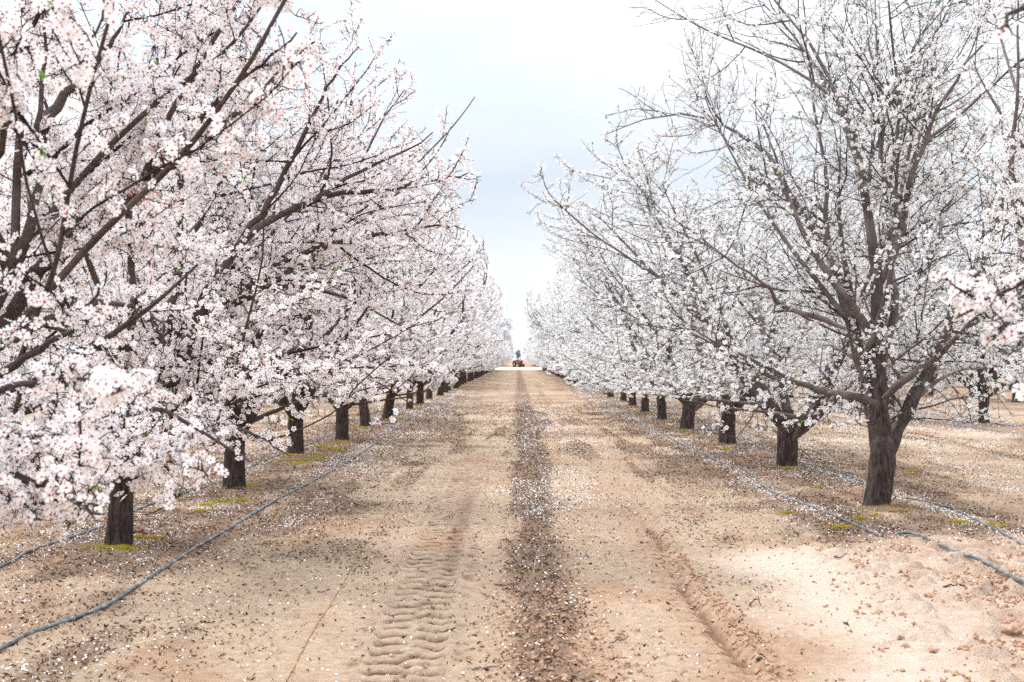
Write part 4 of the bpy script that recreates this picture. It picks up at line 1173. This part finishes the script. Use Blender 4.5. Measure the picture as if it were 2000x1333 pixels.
M_RED = plain('red_paint', (0.30, 0.022, 0.022), 0.4, 0.1, 5, 0.5)
M_BLACK = plain('dark_rubber', (0.015, 0.017, 0.02), 0.85, 0.2, 12)
M_NAVY = plain('dark_blue_metal', (0.02, 0.03, 0.055), 0.5, 0.2, 8)
M_RIM = plain('rim_paint', (0.45, 0.42, 0.36), 0.5, 0.1, 8)
tx, ty = 0.30, 272.0
tr_ = empty('tractor', (tx, ty, 0.0), math.radians(24)); tag(tr_, 'small red and dark tractor standing at the far end of the track', 'tractor')
ch = box((0, -.2, .78), (.42, 2.2, .3), .04); link('chassis', make_mesh('chassis', ch, mats=(M_NAVY,)), tr_)
ch = box((0, -.85, 1.12), (.62, 1.15, .46), .12) + box((0, -.85, 1.37), (.5, 1.05, .08), .1); ho = link('hood', make_mesh('hood', ch, mats=(M_RED,)), tr_)
link('grille', make_mesh('grille', box((0, -1.44, 1.1), (.44, .03, .34), .03), mats=(M_BLACK,)), ho)
for s in (-1, 1):
    link('headlight', make_mesh('headlight', box((s * .22, -1.45, 1.3), (.1, .04, .08), .02), mats=(plain('lamp_glass', (.7, .7, .66), .2),)), tr_)
    a = np.linspace(-.15, math.pi * .75, 10); pf = np.stack([np.full(10, 0.), .6 + np.cos(a) * .68, .66 + np.sin(a) * .68], -1)
    V = np.vstack([pf + [s * .58 - .2, 0, 0], pf + [s * .58 + .2, 0, 0], pf * [1, 1, 1] + [s * .58 - .2, 0, -.03], pf + [s * .58 + .2, 0, -.03]]); k = np.arange(9)
    Fc = np.vstack([np.stack([k, k + 1, k + 11, k + 10], -1), np.stack([k + 20, k + 21, k + 31, k + 30], -1), np.stack([k, k + 1, k + 21, k + 20], -1), np.stack([k + 10, k + 11, k + 31, k + 30], -1)])
    link('mudguard', make_mesh('mudguard', [(V, Fc, 0)], mats=(M_NAVY if s < 0 else M_RED,)), tr_)
    wheel(tr_, np.array([s * .62, .6, .64]), .64, .34, M_BLACK, M_RIM)
    wheel(tr_, np.array([s * .52, -1.1, .38]), .38, .22, M_BLACK, M_RIM)
link('seat', make_mesh('seat', box((0, .5, 1.12), (.46, .42, .12), .05) + box((0, .72, 1.38), (.44, .1, .45), .05), mats=(M_BLACK,)), tr_)
v, f = tubes(np.array([[(.16, -.55, 1.3), (.16, -.55, 1.6), (.16, -.55, 1.9)]], float), np.array([[.035, .04, .03]]), 10); link('exhaust', make_mesh('exhaust', [(v, f, 0)], mats=(M_BLACK,)), tr_)
a = np.linspace(0, 2 * math.pi, 25); q = np.stack([np.cos(a) * .19, -.02 + np.sin(a) * .08, 1.5 + np.sin(a) * .17], -1)
v, f = tubes(q[None], np.full((1, 25), .014), 6); v2, f2 = tubes(np.array([[(0, -.25, 1.25), (0, -.02, 1.5)]], float), np.full((1, 2), .02), 6)
link('steering_wheel', make_mesh('steering_wheel', [(v, f, 0), (v2, f2, 0)], mats=(M_BLACK,)), tr_)


def skin_obj(name, verts, edges, radii, mat, parent=None, root=0, lv=2):
    me = bpy.data.meshes.new(name); me.from_pydata([tuple(v) for v in verts], edges, []); o = link(name, me, parent)
    md = o.modifiers.new('skin', 'SKIN'); md.use_smooth_shade = True
    for i, r in enumerate(radii):
        o.data.skin_vertices[0].data[i].radius = (r, r) if not isinstance(r, tuple) else r
        o.data.skin_vertices[0].data[i].use_root = (i == root)
    sb = o.modifiers.new('sub', 'SUBSURF'); sb.levels = sb.render_levels = lv
    me.materials.append(mat); return o


# the driver, seated: local frame of the tractor
M_SKIN = plain('skin', (0.45, 0.27, 0.19), 0.6, 0.08, 12)
M_LIME = plain('lime_shirt', (0.28, 0.62, 0.05), 0.8, 0.12, 12)
M_TROU = plain('dark_trousers', (0.02, 0.025, 0.05), 0.85, 0.2, 12)
M_HAIR = plain('dark_cap', (0.05, 0.06, 0.05), 0.8, 0.2, 12)
pr = empty('person', (tx, ty, 0.0), math.radians(24)); tag(pr, 'person in a lime green top sitting on the distant tractor', 'person')
V = [(0, .46, 1.22), (0, .47, 1.42), (0, .45, 1.60), (0, .44, 1.70), (0, .42, 1.80), (0, .41, 1.90)]
E = [(0, 1), (1, 2), (2, 3), (3, 4), (4, 5)]; Rr = [.15, .14, .15, .06, .085, .075]
for s in (-1, 1):
    b = len(V); V += [(s * .19, .44, 1.62), (s * .24, .30, 1.42), (s * .17, .06, 1.50), (s * .16, .0, 1.53)]; E += [(2, b), (b, b + 1), (b + 1, b + 2), (b + 2, b + 3)]; Rr += [.06, .045, .034, .03]
    b = len(V); V += [(s * .12, .40, 1.2), (s * .15, .02, 1.22), (s * .15, -.05, .82), (s * .15, -.18, .79)]; E += [(0, b), (b, b + 1), (b + 1, b + 2), (b + 2, b + 3)]; Rr += [.09, .065, .05, .045]
    for q_ in range(5):
        b2 = len(V); hx = s * (.145 + .012 * q_); V += [(hx, -.035, 1.545 - .004 * q_), (hx, -.05, 1.52)]; E += [(8 if s < 0 else 16 + 10, b2), (b2, b2 + 1)]; Rr += [.010, .008]
# wrist indices: left wrist is vertex 9, right one is found below
E = [e_ for e_ in E if e_[0] not in (26,)]
V = np.array(V); wr = [i for i, v_ in enumerate(V) if abs(v_[2] - 1.53) < 1e-6 and abs(v_[1]) < 1e-6]
E2 = []
for a_, b_ in E:
    if a_ == 8 and abs(V[b_][1] + .035) < 1e-6: continue
    E2.append((a_, b_))
for i, v_ in enumerate(V):
    if abs(v_[1] + .035) < 1e-6:
        w_ = [w for w in wr if np.sign(V[w][0]) == np.sign(v_[0])][0]; E2.append((w_, i))
        if (i, i + 1) not in E2: E2.append((i, i + 1))
body = skin_obj('body', V, E2, Rr, M_SKIN, pr)
sv = [V[0], V[1], V[2], (0, .44, 1.665)]; se = [(0, 1), (1, 2), (2, 3)]; sr = [.17, .165, .175, .09]
for s in (-1, 1):
    b = len(sv); sv += [(s * .2, .44, 1.62), (s * .24, .30, 1.43)]; se += [(2, b), (b, b + 1)]; sr += [.08, .065]
skin_obj('shirt', sv, se, sr, M_LIME, pr)
sv = [(0, .45, 1.2)]; se = []; sr = [.165]
for s in (-1, 1):
    b = len(sv); sv += [(s * .12, .38, 1.2), (s * .15, .02, 1.22), (s * .15, -.05, .88)]; se += [(0, b), (b, b + 1), (b + 1, b + 2)]; sr += [.11, .085, .07]
skin_obj('trousers', sv, se, sr, M_TROU, pr)
a = np.arange(16) * 2 * math.pi / 16; rings = []
for r, z in ((.105, 1.9), (.108, 1.94), (.085, 1.99), (.02, 2.015)): rings.append(np.stack([np.cos(a) * r, .41 + np.sin(a) * r, np.full(16, z)], -1))
V = np.array(rings).reshape(-1, 3); k = np.arange(16); Fc = np.vstack([np.stack([i * 16 + k, i * 16 + (k + 1) % 16, (i + 1) * 16 + (k + 1) % 16, (i + 1) * 16 + k], -1) for i in range(3)])
link('cap', make_mesh('cap', [(V, Fc, 0)], mats=(M_HAIR,)), pr)
fv = []
for s in (-1, 1): fv += box((s * .03, .332, 1.875), (.018, .012, .010), .003)
fv += box((0, .322, 1.85), (.02, .03, .035), .006) + box((0, .335, 1.81), (.04, .01, .008), .002)
link('face', make_mesh('face', fv, mats=(M_HAIR,)), body)

# distant blue-grey gum tree on the skyline
M_GUM = leaf_mat('gum_leaf', (0.27, 0.34, 0.38), (0.36, 0.43, 0.47))
gx, gy = (1012 - CX) * 820 / F, 820.0
gr = empty('gum_tree', (gx, gy, 0)); tag(gr, 'narrow blue-grey tree on the skyline straight above the tractor', 'tree')
v, f = tubes(np.array([[(0, 0, -.2), (.1, 0, 2), (0, .1, 5)]], float), np.array([[.3, .22, .06]]), 10)
link('trunk', make_mesh('gum_trunk', [(v, f, 0)], mats=(M_LIMBG,)), gr)
g = np.random.default_rng(31); n = 5000; q = g.normal(size=(n, 3)); q = nrm(q) * (g.random((n, 1)) ** .4); q = q * np.array([1.5, 1.5, 2.6]) + np.array([0, 0, 4.6])
q[:, 0] += .35 * np.sin(q[:, 2] * 2.1)
ch, _, ti = scatter(LEAF_T, q, nrm(g.normal(size=(n, 3))), np.full(n, .22), g); link('crown', make_mesh('gum_crown', [ch], {'tint': ti}, smooth=False, mats=(M_GUM,)), gr)

# ------------------------------------------------------------------ sky, sun, camera
w = bpy.data.worlds.new('World'); scene.world = w; w.use_nodes = True; w.node_tree.nodes.clear(); t = NT(w.node_tree)
SUN_EL, SUN_AZ = math.radians(50), math.radians(-60)
sky = t.n('ShaderNodeTexSky'); sky.sky_type = 'NISHITA'; sky.sun_disc = False; sky.sun_elevation = SUN_EL; sky.sun_rotation = SUN_AZ
co = t.n('ShaderNodeTexCoord').outputs['Generated']
mp = t.n('ShaderNodeMapping'); mp.inputs['Scale'].default_value = (1.0, 1.0, 3.2); mp.inputs['Location'].default_value = (0.35, 0.2, 0.1); t.l(co, mp.inputs[0])
nz = t.noise(mp.outputs[0], 2.6, 6, 0.5)
cloud = t.ramp(nz, [(0.34, (3.9, 4.3, 4.85)), (0.50, (4.6, 4.85, 5.1)), (0.64, (5.4, 5.5, 5.6))])
sep = t.n('ShaderNodeSeparateXYZ'); t.l(co, sep.inputs[0])
lum = t.ramp(sep.outputs[2], [(0.0, (0.98, 0.98, 0.98)), (0.12, (0.90, 0.90, 0.90)), (0.26, (1.08, 1.08, 1.08)), (0.6, (2.5, 2.5, 2.5)), (1.0, (3.2, 3.2, 3.2))])
cc = t.mix(1.0, cloud, lum, 'MULTIPLY')
fin = t.mix(0.93, sky.outputs[0], cc)
bg = t.n('ShaderNodeBackground'); bg.inputs[1].default_value = 0.1; t.l(fin, bg.inputs[0])
wo = t.n('ShaderNodeOutputWorld'); t.l(bg.outputs[0], wo.inputs[0])

sl = bpy.data.lights.new('sun', 'SUN'); sl.energy = 1.5; sl.angle = math.radians(10); sl.color = (1.0, 0.965, 0.92)
so = bpy.data.objects.new('sun', sl); COL.objects.link(so)
dx, dy, dz = math.cos(SUN_EL) * math.sin(SUN_AZ), math.cos(SUN_EL) * math.cos(SUN_AZ), math.sin(SUN_EL)
from mathutils import Vector
so.rotation_euler = Vector((dx, dy, dz)).to_track_quat('Z', 'Y').to_euler()

cd_ = bpy.data.cameras.new('camera'); cam = bpy.data.objects.new('camera', cd_); COL.objects.link(cam)
cd_.lens = 50; cd_.sensor_width = 36; cd_.clip_end = 6000; cd_.clip_start = 0.05
cam.location = (0, 0, CAMH)
cam.rotation_euler = (math.radians(90) + math.atan((HY - 666.5) / F), 0, math.atan((CX - 1000) / F))
cd_.dof.use_dof = True; cd_.dof.focus_distance = 12.0; cd_.dof.aperture_fstop = 5.6
scene.camera = cam
scene.view_settings.view_transform = 'Standard'; scene.view_settings.look = 'None'; scene.view_settings.gamma = 1
scene.view_settings.exposure = 1.10; scene.view_settings.use_curve_mapping = False
cy = scene.cycles
cy.use_denoising = False
cy.max_bounces = 5; cy.diffuse_bounces = 4; cy.transmission_bounces = 4; cy.glossy_bounces = 2; cy.caustics_reflective = False; cy.caustics_refractive = False
